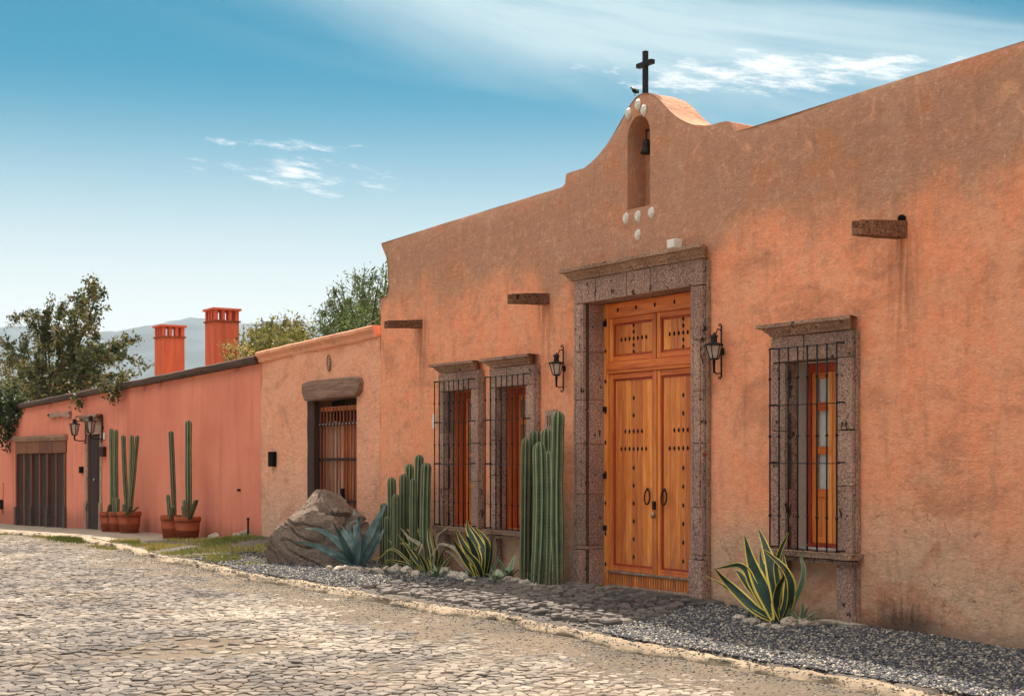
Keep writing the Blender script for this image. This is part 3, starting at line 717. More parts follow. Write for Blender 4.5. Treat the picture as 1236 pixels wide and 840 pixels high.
# pink house
XP0 = PX(21); XP1 = X2
H3 = empty('pink_house', ((XP0+XP1)/2, 0, 0), 'pink plastered house with dark coping, garage doors and two chimneys', 'house')
zt3 = [pt(22, 493)[1], pt(312, 437)[1]]
GA0, GA1, GAz = PX(19.5), PX(81), pt(80, 524)[1]
GD0, GD1, GDz = PX(103), PX(124), pt(124, 507)[1]
hole3 = [rect(GA0+.1, GA1-.1, -.8, GAz-.45), rect(GD0+.2, GD1-.2, -.8, GDz-.3)]
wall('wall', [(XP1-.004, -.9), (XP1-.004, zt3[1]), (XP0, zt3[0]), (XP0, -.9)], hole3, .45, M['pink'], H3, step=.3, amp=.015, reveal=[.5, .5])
m = MB(); N = 50; prof = [(.5,-.0),(-.10,-.0),(-.12,.05),(-.12,.13),(-.08,.155),(.5,.155)]; k = len(prof); vs = []
for i in range(N):
    x = XP0-.1+(XP1-XP0+.09)*i/(N-1); zz = zt3[0]+(zt3[1]-zt3[0])*(x-XP0)/(XP1-XP0)-.03+.012*nz(x, 0, 1.1)
    for (yy, dz) in prof: vs.append((x, yy+.02*nz(x, dz*20, 1.7), zz+dz+.01*nz(x, dz*9, 3)))
m.add(vs, [(i*k+j, i*k+(j+1)%k, (i+1)*k+(j+1)%k, (i+1)*k+j) for i in range(N-1) for j in range(k)]+[tuple(range(k)), tuple((N-1)*k+j for j in range(k-1,-1,-1))])
m.build('coping', M['coping'], H3)
m = MB(); m.box(XP0+.02, XP1-.02, .46, 9, 2.6, 2.85); m.box(XP0, XP0+.3, .46, 9, -.9, 2.6); m.box(XP1-.3, XP1-.02, .46, 9, -.9, 2.6); m.box(XP0+.3, XP1-.3, 8.7, 9, -.9, 2.6); m.build('roof', M['earth'], H3)
def chimney(px_l, px_m, px_r, py, S):
    y0 = 2.5; x0 = PX(px_m, y0)-S; x1 = x0+S; zt = pt(px_m, py, y0)[1]
    c = MB().box(x0, x1, y0, y0+S, 2.4, zt-.36).build('chimney', M['chimney'], H3, bevel=.01)
    MB().box(x0-.035, x1+.035, y0-.035, y0+S+.035, zt-.36, zt-.32).build('chimney_ledge', M['terracotta'], c)
    MB().box(x0-.05, x1+.05, y0-.05, y0+S+.05, zt-.06, zt).build('chimney_cap', M['chimney'], c, bevel=.006)
    p = .095
    for i in range(4):
        for j in range(4):
            if i in (0,3) or j in (0,3):
                xx = x0+.005+(S-p-.01)*i/3; yy = y0+.005+(S-p-.01)*j/3
                MB().box(xx, xx+p, yy, yy+p, zt-.32, zt-.06).build('chimney_post', M['chimney'], c)
chimney(186, 196, 223, 391.5, .66); chimney(247, 259, 291, 371, .68)
# far garden wall at the left edge
H4 = empty('end_wall', (XP0-8, 0, 0), 'lower pink street wall with dark cap at the far end, under the hanging vine', 'wall')
zt4 = pt(10, 512)[1]
wall('wall_face', [(XP0-.004, -.9), (XP0-.004, zt4), (-64, zt4-.1), (-64, -.9)], [rect(PX(3), PX(4.6), 0, 1.0)], .4, M['pink'], H4, step=.4, amp=.015, reveal=[.35])
MB().box(-64, XP0-.01, -.08, .45, zt4-.02, zt4+.14).build('wall_cap', M['coping'], H4, bevel=.02)
MB().box(PX(1.0), PX(3.8), -.06, -.002, g(-46)+.45, g(-46)+.75).build('meter_box', M['dark'], H4)
# ------------------------------------------------------------------ stone surrounds
def cornice_prof(z0, h, proj): return [(.02,z0),(-.115,z0),(-.13,z0+h*.22),(-.15,z0+h*.30),(-proj*.8,z0+h*.62),(-proj,z0+h*.70),(-proj,z0+h),(.02,z0+h)]
def stone_cornice(parent, x0, x1, z0, h, proj, mat, pieces=3, name='cornice_block'):
    """moulded stones; their ends return to the wall at the same slope"""
    prof = cornice_prof(z0, h, proj); R = random.Random(int(abs(x0*100)))
    cuts = [x0+(x1-x0)*i/pieces for i in range(pieces+1)]
    for i in range(1, pieces): cuts[i] += R.uniform(-.12,.12)*(x1-x0)/pieces
    for i in range(pieces):
        a, b = cuts[i]+(.002 if i else 0), cuts[i+1]-(.002 if i < pieces-1 else 0); m = MB(); k = len(prof); N = 7; vs = []; dz = R.uniform(-.003,.003)
        for j in range(N):
            x = a+(b-a)*j/(N-1)
            for (yy, zz) in prof:
                ins = 0
                if i == 0 and j == 0: ins = (proj+yy)*.85 if yy < 0 else (proj)*.85
                if i == pieces-1 and j == N-1: ins = -((proj+yy)*.85 if yy < 0 else proj*.85)
                q = Vector((x*4, yy*6, zz*6)); vs.append((x+ins*(1), yy+.006*noise.noise(q*2), zz+dz+.005*noise.noise(q*2+Vector((5,5,5)))))
        m.add(vs, [(r*k+j, r*k+(j+1)%k, (r+1)*k+(j+1)%k, (r+1)*k+j) for r in range(N-1) for j in range(k)]+[tuple(range(k)), tuple((N-1)*k+j for j in range(k-1,-1,-1))])
        m.build(name, mat, parent, bevel=.004)
def blocks_v(parent, x0, x1, y0, y1, z0, z1, n, seed, mat, name='stone_block', amp=.004):
    R = random.Random(seed); cuts = [z0+(z1-z0)*i/n for i in range(n+1)]
    for i in range(1, n): cuts[i] += R.uniform(-.18,.18)*(z1-z0)/n
    for i in range(n):
        d = R.uniform(-.003,.003)
        MB().rough(x0+abs(d), x1-abs(d), y0+d, y1, cuts[i]+(.003 if i else 0), cuts[i+1]-.003, .14, amp, seed+i, .004).build(name, mat, parent)
# great doorway
sur = MB().box(DCX-DW-.2, DCX-DW-.001, -.05, .0, -.3, DH+.1).box(DCX+DW+.001, DCX+DW+.2, -.05, .0, -.3, DH+.1).box(DCX-DW-.2, DCX+DW+.2, -.05, .0, DH+.1001, DH+.28).build('door_surround', M['mortar'], H1)
for s in (-1, 1):
    a = DCX+s*DW; b = DCX+s*(DW+.22); x0, x1 = min(a, b), max(a, b)
    # pedestal, neck moulding, shaft
    blocks_v(sur, x0-.025*(s < 0), x1+.025*(s > 0), -.135, .26, -.25, .50, 1, 5, M['stone'])
    MB().rough(x0-.01, x1+.01, -.122, .26, .503, .555, .12, .003, 8).build('neck_moulding', M['stone'], sur)
    blocks_v(sur, x0, x1, -.10, .26, .558, DH-.002, 5, 20+s, M['stone'])
    # raised panel edge on each shaft front, then the outer side moulding
    for (u0, u1) in ((.035,.05), (.17,.185)):
        xa = a+s*u0; xb = a+s*u1; MB().rough(min(xa,xb), max(xa,xb), -.108, -.097, .75, DH-.06, .3, .001, 2, .002).build('carved_fillet', M['stone'], sur)
    xo = b; xa, xb = (xo, xo+s*.05); MB().rough(min(xa,xb)+.001, max(xa,xb), -.055, .0, .0, 4.10, .3, .004, 6).build('side_moulding', M['stone_brown'], sur)
R = random.Random(4); xs_ = [DCX-DW-.22, DCX-.83, DCX+.02-.18, DCX+.32, DCX+DW+.22]
for i in range(4):
    MB().rough(xs_[i]+.002, xs_[i+1]-.002, -.102+R.uniform(-.002,.002), .26, DH, 4.118, .12, .004, 40+i).build('frieze_block', M['stone'], sur)
m = MB()   # carved scroll on the keystone
for k in range(9):
    t = k/8; m.ball((DCX-.04+.035*math.sin(t*9), -.106, 3.86+.2*t), .022, n=6, m=4)
m.build('carved_scroll', M['stone'], sur)
stone_cornice(sur, DCX-DW-.37, DCX+DW+.37, 4.12, .155, .235, M['stone_brown'], 4)
# door
YD = .262
door = MB().box(DCX-DW, DCX+DW, YD+.05, YD+.10, -.02, DH).build('double_door', M['door_red'], H1)
def bar(x0, x1, z0, z1, y, name, mat=None, t=.06, bv=.006, parent=None): return MB().box(x0, x1, y, y+t, z0, z1).build(name, mat or M['door_rail'], parent or door, bevel=bv)
bar(DCX-DW, DCX-DW+.10, 0, DH, YD-.02, 'door_frame', M['door']); bar(DCX+DW-.10, DCX+DW, 0, DH, YD-.02, 'door_frame', M['door'])
bar(DCX-DW+.10, DCX+DW-.10, DH-.20, DH-.002, YD-.018, 'door_frame')
zs_mid = 2.86
bar(DCX-DW+.10, DCX+DW-.10, zs_mid, zs_mid+.15, YD-.03, 'transom_rail'); bar(DCX-DW+.10, DCX+DW-.10, zs_mid+.045, zs_mid+.10, YD-.055, 'transom_rail', t=.03)
def panel(x0, x1, z0, z1, planks, stl):
    bar(x0, x0+stl, z0, z1, YD, 'door_stile', M['door']); bar(x1-stl, x1, z0, z1, YD, 'door_stile', M['door'])
    bar(x0+stl, x1-stl, z1-stl, z1, YD+.002, 'door_rail'); bar(x0+stl, x1-stl, z0, z0+stl, YD+.002, 'door_rail')
    a, b = x0+stl, x1-stl; c, d = z0+stl, z1-stl; e = .028
    for q in ((a, a+e, c, d), (b-e, b, c, d)): bar(*q, YD+.022, 'door_bead', M['door_red'], .02, .005)
    for q in ((a+e, b-e, c, c+e), (a+e, b-e, d-e, d)): bar(*q, YD+.022, 'door_bead', M['door_red'], .02, .005)
    a += e; b -= e; R = random.Random(int(z1*100+abs(x0)*7)); cuts = [a+(b-a)*i/planks for i in range(planks+1)]
    for i in range(1, planks): cuts[i] += R.uniform(-.25,.25)*(b-a)/planks
    for i in range(planks): bar(cuts[i]+.0012, cuts[i+1]-.0012, c+e, d-e, YD+.032+R.uniform(0,.002), 'door_plank', M['door'], .016, .0025)
    return (a+b)/2
IN = DCX-DW+.105; OUT = DCX+DW-.105; cen = DCX
stud_me = None
def stud(x, z, y, w=.020, h=.036):
    global stud_me
    if stud_me is None:
        m = MB(); m.add([(-w,0,0),(0,0,-h),(w,0,0),(0,0,h),(-w*.45,-.016,0),(0,-.016,-h*.45),(w*.45,-.016,0),(0,-.016,h*.45)],
            [(0,1,5,4),(1,2,6,5),(2,3,7,6),(3,0,4,7),(4,5,6,7),(3,2,1,0)])
        o = m.build('stud', M['iron'], None); stud_me = o.data; bpy.data.objects.remove(o)
    bx = ORI[door.name]; mesh_obj('stud', stud_me, door, (x-bx.x, y-bx.y, z-bx.z))
for s in (-1, 1):
    x0, x1 = (IN, cen-.012) if s < 0 else (cen+.012, OUT)
    c1 = panel(x0, x1, zs_mid+.155, DH-.205, 6, .07)
    zc = (zs_mid+.155+DH-.205)/2
    for k in range(-3, 4):
        if k: stud(c1+k*.088, zc, YD+.032)
    for k in range(-2, 3): stud(c1, zc+k*.088+.0, YD+.032) if k != 0 else None
    stud(c1, zc, YD+.032)
    c1 = panel(x0, x1, .22, zs_mid-.005, 7, .07)
    zz = [2.52, 2.29]+[1.60-.235*k for k in range(6)]
    for q in zz: stud(c1, q, YD+.032)
    for k in range(-2, 3): stud(c1+k*.088, 2.08, YD+.032)
    for k in range(-3, 4): stud(c1+k*.088, 1.85, YD+.032)
    # ring knocker
    xr = cen+s*.17; zr = 1.22; m = MB(); m.tube([(xr+.055*math.sin(t), YD-.012-.006*math.cos(t*1), zr-.095*math.cos(t)) for t in [2*math.pi*k/20 for k in range(21)]], .011, 6)
    m.ball((xr, YD-.005, zr+.10), .022, n=8, m=5); m.build('door_ring', M['iron'], door)
bar(cen-.03, cen+.03, .22, zs_mid-.005, YD-.018, 'meeting_stile', M['door'], .03)
for k in range(5): stud(DCX-.78+k*.39, DH-.10, YD-.019)
for k in range(9): stud(DCX-DW+.05, .3+k*.41, YD-.021)
for k in range(9): stud(DCX+DW-.05, .3+k*.41, YD-.021)
for zz in (.75, 1.45, 2.35, 3.5): MB().box(DCX-DW-.0+.002, DCX-DW+.075, YD-.034, YD-.021, zz, zz+.07).build('hinge', M['iron'], door)
MB().box(cen-.022, cen+.022, YD-.05, YD-.019, 1.06, 1.17).build('door_lock', M['iron'], door); MB().ball((cen, YD-.05, .99), .03, n=8, m=6, sz=1.5).build('padlock', M['brass'], door)
x = IN
while x < OUT-.02:
    MB().box(x+.008, min(OUT, x+.05)-.008, YD-.015, YD+.03, .036, .188).build('kick_slat', M['door'], door, bevel=.004); x += .05
bar(IN-.003, OUT+.003, .19, .22, YD-.035, 'kick_rail', M['old_wood'], .06); bar(IN-.003, OUT+.003, 0, .034, YD-.02, 'kick_rail', M['old_wood'], .05)
# barred windows
def barred_window(cx, sz, cw, seed, shutter_in):
    ow = .385; top_ = sz+2.11; zf = sz+2.40
    sur = MB().box(cx-ow-.2, cx-ow-.002, -.04, .0, sz, zf-.05).box(cx+ow+.002, cx+ow+.2, -.04, .0, sz, zf-.05).box(cx-ow-.2, cx+ow+.2, -.04, .0, zf-.05, zf-.01).build('window_surround', M['mortar'], H1)
    fw = .225 if cw > 1.35 else .20
    for s in (-1, 1):
        a = cx+s*ow; b = cx+s*(ow+fw); x0, x1 = min(a,b), max(a,b)
        blocks_v(sur, x0, x1, -.10, .09, sz+.03, top_-.002, 3, seed+s, M['stone'], amp=.008)
        xa, xb = b, b+s*.035; MB().rough(min(xa,xb), max(xa,xb), -.06, -.001, sz+.03, zf-.004, .2, .007, seed+3).build('side_moulding', M['stone_brown'], sur)
        blocks_v(sur, x0, x1, -.10, -.001, -.25 if s > 0 else -.2, sz-.10, 1, seed+6, M['stone'], amp=.008)
        MB().rough(min(xa,xb), max(xa,xb), -.05, -.001, -.2, sz-.10, .2, .006, seed+9).build('side_moulding', M['stone_brown'], sur)
    xs_ = [cx-ow-fw, cx-ow*.2+.05*math.sin(seed), cx+ow+fw]
    for i in range(2): MB().rough(xs_[i]+.002, xs_[i+1]-.002, -.102, .09, top_, zf-.003, .1, .006, seed+20+i).build('lintel_block', M['stone'], sur)
    stone_cornice(sur, cx-cw/2, cx+cw/2, zf, .135, .24, M['stone_brown'], 2)
    # sill: two stepped courses
    MB().rough(cx-cw/2+.02, cx+cw/2-.02, -.20, .09, sz-.045, sz+.028, .12, .007, seed+30).build('sill', M['stone_brown'], sur)
    MB().rough(cx-cw/2+.06, cx+cw/2-.06, -.155, -.001, sz-.10, sz-.047, .12, .006, seed+31).build('sill', M['stone_brown'], sur)
    # white reveal and window joinery
    rv = MB().box(cx-ow, cx-ow+.012, .091, .40, sz+.03, top_-.002).box(cx+ow-.012, cx+ow, .091, .40, sz+.03, top_-.002).box(cx-ow+.012, cx+ow-.012, .091, .40, top_-.014, top_-.002).box(cx-ow+.012, cx+ow-.012, .091, .40, sz+.028, sz+.045)
    rv.build('window_reveal', M['whitewash'] if shutter_in else M['door'], H1)
    yw = .24; win = MB().box(cx-ow+.013, cx-ow+.075, yw-.02, yw+.09, sz+.046, top_-.015).box(cx+ow-.075, cx+ow-.013, yw-.02, yw+.09, sz+.046, top_-.015).box(cx-ow+.076, cx+ow-.076, yw-.02, yw+.09, top_-.11, top_-.016).box(cx-ow+.076, cx+ow-.076, yw-.02, yw+.09, sz+.046, sz+.09).build('window', M['door_red'], H1, bevel=.004)
    z0, z1 = sz+.092, top_-.112
    for s in (-1, 1):
        x0, x1 = (cx-ow+.078, cx-.003) if s < 0 else (cx+.003, cx+ow-.078)
        st = .055; B = lambda a, b, c, d, nm='leaf_rail', mt=None, y=yw, t=.045: MB().box(a, b, y, y+t, c, d).build(nm, mt or M['door'], win, bevel=.003)
        B(x0, x0+st, z0, z1, 'leaf_stile'); B(x1-st, x1, z0, z1, 'leaf_stile')
        cuts = [0, .28, .33, .54, .58, .79, .84, .965, 1.]
        Hh = z1-z0
        for (c, d) in ((0,.035), (.27,.315), (.52,.565), (.775,.825), (.965,1.)): B(x0+st, x1-st, z0+c*Hh, z0+d*Hh, mt=M['door_rail'], y=yw+.002)
        B(x0+st, x1-st, z0+.035*Hh, z0+.27*Hh, 'leaf_panel', M['door'], yw+.018, .02)
        for (c, d) in ((.315,.52), (.565,.775), (.825,.965)):
            MB().box(x0+st, x1-st, yw+.02, yw+.024, z0+c*Hh, z0+d*Hh).build('pane', M['glass'], win)
            # curtain with folds behind the pane
            m = MB(); N = 12; vs = []
            for i in range(N+1):
                xx = x0+st+(x1-x0-2*st)*i/N; vs += [(xx, yw+.06+.010*math.sin(i*2.1), z0+c*Hh-.03), (xx, yw+.06+.010*math.sin(i*2.1+.3), z0+d*Hh+.03)]
            m.add(vs, [(2*i, 2*i+2, 2*i+3, 2*i+1) for i in range(N)], True); m.build('curtain', M['curtain'] if shutter_in else M['red_wood'], win, fix=False)
    MB().box(cx-ow, cx+ow, .46, .48, sz, top_).build('window_back', M['dark'], H1)
    # iron grille
    gy = -.215; gw = .505; zt, zb = sz+2.25, sz+.04
    gr = None
    for zz in (zt, sz+1.62, sz+.98, zb):
        q = MB().box(cx-gw-.01, cx+gw+.05, gy-.014, gy-.004, zz-.005, zz+.005).build('window_grille' if gr is None else 'grille_rail', M['iron'], gr or H1); gr = gr or q
        for s in (-1, 1): MB().tube([(cx+s*gw, gy-.005, zz+.012), (cx+s*gw, -.10, zz+.012)], .009, 5).build('grille_anchor', M['iron'], gr)
    nb = 8
    for i in range(nb):
        x = cx-gw+2*gw*i/(nb-1); m = MB().tube([(x, gy, zb-.01), (x, gy, zt+.012)], .0095, 6)
        for zz in (sz+1.92, sz+1.28, sz+.40): m.ball((x, gy, zz), .019, n=6, m=4)
        m.build('grille_bar', M['iron'], gr)
barred_window(-11.2, .68, 1.42, 100, True)
barred_window(-18.65, .66, 1.30, 140, False)
barred_window(-17.17, .66, 1.30, 180, False)
# canales (rain spouts)
def canal(pxw, pyt, pyb, pxe, seed, L_=.66):
    x, z1 = pt(pxw-2, pyt); z0 = pt(pxw-2, pyb)[1]; w = .075; h = z1-z0; m = MB(); N = 6; prof = [(-w,0),(w,0),(w,h),(w*.55,h),(w*.55,h*.45),(-w*.55,h*.45),(-w*.55,h),(-w,h)]
    k = len(prof); vs = []
    for i in range(N+1):
        y = .05-(L_+.05)*i/N; tp = 1-.16*i/N
        for (a, b) in prof:
            q = Vector((a*9+seed, y*5, b*9)); vs.append((x+a*tp+.006*noise.noise(q), y, z0-.05*i/N+(h-(h-b)*tp if b > 0 else h*(1-tp))+.006*noise.noise(q*1.3)))
    m.add(vs, [(r*k+j, r*k+(j+1)%k, (r+1)*k+(j+1)%k, (r+1)*k+j) for r in range(N) for j in range(k)]+[tuple(range(k)), tuple(N*k+j for j in range(k-1,-1,-1))])
    o = m.build('rain_spout', M['spout'], H1, bevel=.005); return o
canal(1090, 267, 288, 1037, 1); canal(662, 354, 367.5, 622, 4, .62); canal(509, 386, 396, 474, 9, .62)
x, z = pt(1090, 268); MB().ball((x, -.02, z+.03), .045, n=8, m=6).build('spout_hole', M['dark'], H1)
# ceramic shells in the gable
for (a, b) in ((308,305),(344,272),(366,292),(299,698),(344,690),(395,677),(344,760)):
    x, z = pt(660+a/3.111, 40+b/3.111); m = MB(); N = 12; rim = [(x+.062*math.cos(t)*(.8+.2*math.sin(t)), z+.082*math.sin(t)) for t in [2*math.pi*k/N for k in range(N)]]
    vs = [(p[0], -.004, p[1]) for p in rim]+[(x+(p[0]-x)*.7*(1+.12*(-1)**i), -.036, z+(p[1]-z)*.7) for i, p in enumerate(rim)]+[(x, -.045, z-.03)]
    m.add(vs, [(i, (i+1)%N, N+(i+1)%N, N+i) for i in range(N)]+[(N+i, N+(i+1)%N, 2*N) for i in range(N)]+[tuple(range(N))]); m.build('ceramic_shell', M['white'], H1)
# oval recess plaque on the low house, small wall fittings
x, z = pt(397, 438); m = MB(); N = 16
rim = [(x+.055*math.cos(2*math.pi*k/N), z+.14*math.sin(2*math.pi*k/N)) for k in range(N)]
for k in range(N): 
    a, b = rim[k], rim[(k+1)%N]; m.tube([(a[0], -.005, a[1]), (b[0], -.005, b[1])], .018, 5)
m.build('oval_frame', M['stone_brown'], H2); MB().plate(rim, -.006, .0).build('oval_panel', M['stone'], H2)
bx = MB().box(PX(328.5), PX(334), -.09, -.003, pt(331, 563)[1], pt(331, 545)[1]).build('junction_box', M['dark'], None, bevel=.006)
setp(bx, 'small black metal box fixed to the tan wall left of the barred gate', 'wall box')
pl = empty('stone_plaque', (PX(667), 0, pt(667, 505)[1]), 'arched grey stone plaque with two carved strokes, half hidden behind the tall cactus', 'plaque')
xa, xb = PX(660.5), PX(673.5); z0, z1 = pt(667, 521)[1], pt(667, 494.5)[1]
MB().rough(xa, xb, -.05, -.006, z0, z1, .07, .004, 4).build('slab', M['stone'], pl)
for q in (.28, .50): xx = xa+(xb-xa)*q; MB().rough(xx, xx+.022, -.056, -.045, z0+.08, z1-.08, .1, .001, 4, .001).build('carved_stroke', M['mortar'], pl)
peg = MB().tube([(PX(857.5), 0, pt(858, 548)[1]), (PX(857.5)-.015, -.075, pt(858, 548)[1]+.005)], .013, 8).ball((PX(857.5)-.016, -.08, pt(858, 548)[1]+.005), .019, n=8, m=5).build('wall_peg', M['door_red'], None)
setp(peg, 'short red peg sticking out of the wall right of the great door', 'peg')
tag_ = MB().box(PX(522.6), PX(526.4), -.012, -.002, pt(524, 517)[1], pt(524, 500)[1]).build('house_number_tile', M['white'], None, bevel=.003)
setp(tag_, 'narrow white tile on the wall at the left edge of the far barred window', 'tile')
fl = empty('floodlight', (PX(816, -.1), -.1, 4.276), 'small white cube floodlight resting on the great door cornice', 'lamp')
xf = PX(816, -.1); MB().box(xf-.075, xf+.075, -.19, -.06, 4.285, 4.40).build('housing', M['white'], fl, bevel=.012)
MB().box(xf-.055, xf+.055, -.194, -.19, 4.30, 4.385).build('lens', M['curtain'], fl); MB().box(xf-.03, xf+.03, -.15, -.09, 4.272, 4.286).build('foot', M['iron'], fl)
# bell in niche
bl = empty('niche_bell', (NI[4]+.05, .12, NI[3]-.05), 'small dark bell hanging under the arch of the gable niche', 'bell')
bx_, bz_ = PX(780.5, .13), pt(780, 177, .13)[1]
MB().lathe([(.001,.09),(.03,.085),(.045,.05),(.05,.0),(.062,-.05),(.085,-.09),(.08,-.095),(.001,-.08)], (bx_, .13, bz_), 14).build('bell_body', M['iron'], bl)
MB().tube([(bx_, .13, bz_+.085), (bx_, .13, bz_+.22)], .01, 6).tube([(bx_-.02, .13, bz_+.2), (NI[1]+.01, .13, bz_+.2)], .016, 6).build('bell_bracket', M['iron'], bl)
# cross on the gable
cx_, cz_ = pt(779, 112, .28); cr = empty('iron_cross', (cx_, .28, cz_), 'dark cross standing on the peak of the gable', 'cross')
ch = pt(779, 62, .28)[1]; MB().box(cx_-.030, cx_+.030, .25, .31, cz_-.08, ch).build('post', M['iron'], cr, bevel=.006)
za = pt(779, 77.5, .28)[1]; MB().box(cx_-.155, cx_+.155, .244, .316, za-.030, za+.030).build('crossarm', M['iron'], cr, bevel=.006)
# perched bird
b0 = P3(766.5, 114, .18); bd = empty('perched_bird', tuple(b0), 'small dark bird perched on the gable slope left of the cross', 'bird')
m = MB(); p0 = b0+Vector((0,0,-.02)); 
sk = [(p0+Vector((.11,0,.02)), .008), (p0+Vector((.05,0,.045)), .03), (p0+Vector((0,0,.075)), .045), (p0+Vector((-.045,0,.115)), .036), (p0+Vector((-.07,0,.145)), .024), (p0+Vector((-.095,0,.155)), .022), (p0+Vector((-.115,0,.152)), .008), (p0+Vector((-.135,0,.148)), .003)]
m.tube([a for a, b in sk], [b for a, b in sk], 8); m.tube([p0+Vector((-.01,.012,.05)), p0+Vector((-.01,.012,-.01))], .004, 4).tube([p0+Vector((-.01,-.012,.05)), p0+Vector((-.01,-.012,-.01))], .004, 4)
m.build('body', M['iron'], bd)
MB().ball((p0.x+.015, p0.y-.035, p0.z+.075), .04, 1.3, .3, .7).ball((p0.x+.015, p0.y+.035, p0.z+.075), .04, 1.3, .3, .7).build('wing', M['dark'], bd)
bd.scale = (.75,.75,.75)
# ------------------------------------------------------------------ garage and gate on the pink house
gd = MB().box(GA0+.1, GA1-.1, .40, .44, -.8, GAz-.45).build('garage_door', M['dark_wood'], H3)
MB().prism([(.02,GAz-.16),(-.07,GAz-.16),(-.12,GAz-.06),(-.13,GAz),(.02,GAz)], GA0-.1, GA1+.1).build('garage_cornice', M['beam'], H3, bevel=.01)
W_ = GA1-GA0; n_ = 8; gs = g(-42)
for i in range(4): MB().rough(GA0+.02+W_*i/4+.004, GA0+W_*(i+1)/4-.004, -.04, .30, GAz-.52, GAz-.165, .3, .008, i).build('garage_lintel', M['brown_wood'], gd)
for i in range(4):
    x = GA0+.14+(W_-.28)*i/3; zg = g(x)-.05
    MB().rough(x-.075, x+.075, -.045, .1, zg, GAz-.525, .4, .006, i).build('garage_post', M['brown_wood'], gd)
    MB().rough(x-.11, x+.11, -.08, .1, zg, zg+.62, .3, .008, i+9).build('post_base', M['mortar'], gd)
for i in range(3):
    xa = GA0+.14+(W_-.28)*i/3+.12; xb = GA0+.14+(W_-.28)*(i+1)/3-.12; zg = g(xa)
    mid = xa+(xb-xa)*.42
    MB().box(mid, mid+.11, -.01, .1, zg, GAz-.53).build('garage_mullion', M['brown_wood'], gd, bevel=.01)
    for (a, b) in ((xa, mid), (mid+.11, xb)):
        k = max(1, int((b-a)/.16))
        for j in range(k): MB().box(a+(b-a)*j/k+.004, a+(b-a)*(j+1)/k-.004, .03, .09, zg, GAz-.53).build('garage_plank', M['dark_wood'], gd, bevel=.004)
sd = MB().box(GD0+.2, GD1-.2, .38, .42, -.4, GDz-.3).build('street_door', M['dark_wood'], H3)
stone_cornice(sd, GD0-.06, GD1+.06, GDz-.02, .18, .2, M['beam'], 2)
MB().rough(GD0+.02, GD1-.02, -.04, .3, GDz-.36, GDz-.03, .3, .008, 3).build('door_lintel', M['stone'], sd)
for (a, b) in ((GD0+.02, GD0+.20), (GD1-.20, GD1-.02)):
    MB().rough(a, b, -.03, .3, -.1, GDz-.37, .3, .008, 3).build('door_jamb', M['stone'], sd); MB().rough(a-.03, b+.03, -.06, .3, -.12, .62, .3, .008, 7).build('jamb_base', M['stone'], sd)
k = 7; a, b = GD0+.205, GD1-.205
for j in range(k): MB().box(a+(b-a)*j/k+.004, a+(b-a)*(j+1)/k-.004, .01, .07, -.1, GDz-.37).build('door_plank', M['dark_wood'], sd, bevel=.004)
MB().ball(((a+b)/2+.1, -.02, 1.2), .04).build('door_knob', M['brass'], sd)
# fish plaque
fish = [(370,460),(385,447),(405,442),(430,440),(440,432),(455,438),(470,442),(500,444),(520,432),(540,420),(548,428),(544,448),(548,472),(545,487),(530,480),(515,472),(495,470),(470,472),(462,484),(448,474),(430,478),(418,490),(405,482),(388,478),(374,470)]
fo = zp([(a/6.46, 430+b/6.46) for a, b in fish], -.05)
fx = sum(p[0] for p in fo)/len(fo); fz = sum(p[1] for p in fo)/len(fo)
fh = empty('fish_plaque', (fx, -.04, fz), 'carved grey stone fish mounted on the pink wall above the garage', 'wall ornament')
MB().plate(fo, -.10, -.006).build('body', M['stone'], fh, bevel=.025)
e = pt(380/6.46, 430+457/6.46, -.1); MB().ball((e[0], -.105, e[1]), .03, n=8, m=5).build('eye', M['iron'], fh)
def small_box(name, px0, px1, py0, py1, mat, label, cat, d=.08):
    xm = (px0+px1)/2; o = MB().box(PX(px0), PX(px1), -d, -.003, pt(xm, py1)[1], pt(xm, py0)[1]).build(name, mat, None, bevel=.006); setp(o, label, cat)
small_box('intercom', 98.5, 101.2, 563, 571, M['dark'], 'small dark intercom on the pink wall between garage and narrow door', 'intercom')
small_box('letter_box', 124.3, 128.5, 539, 551, M['rust_iron'], 'rusty letter box on the pink wall right of the narrow dark door', 'letter box', .1)
small_box('white_switch', 125.6, 127.6, 522, 530, M['white'], 'tiny white plate on the pink wall under the right lantern', 'wall plate', .03)
small_box('wall_outlet', 287, 290.5, 590, 592.5, M['dark'], 'tiny dark hole cover on the pink wall between pots and house corner', 'wall plate', .02)
pipe = MB().tube([(PX(304.5), -.09, g(-27)), (PX(304.5), -.09, pt(304.5, 626)[1])], .022, 8).ball((PX(304.5), -.09, pt(304.5, 626)[1]), .032, n=8, m=5).build('standpipe', M['rust_iron'], None)
setp(pipe, 'thin rusty standpipe rising from the rocks at the corner of the pink house', 'pipe')
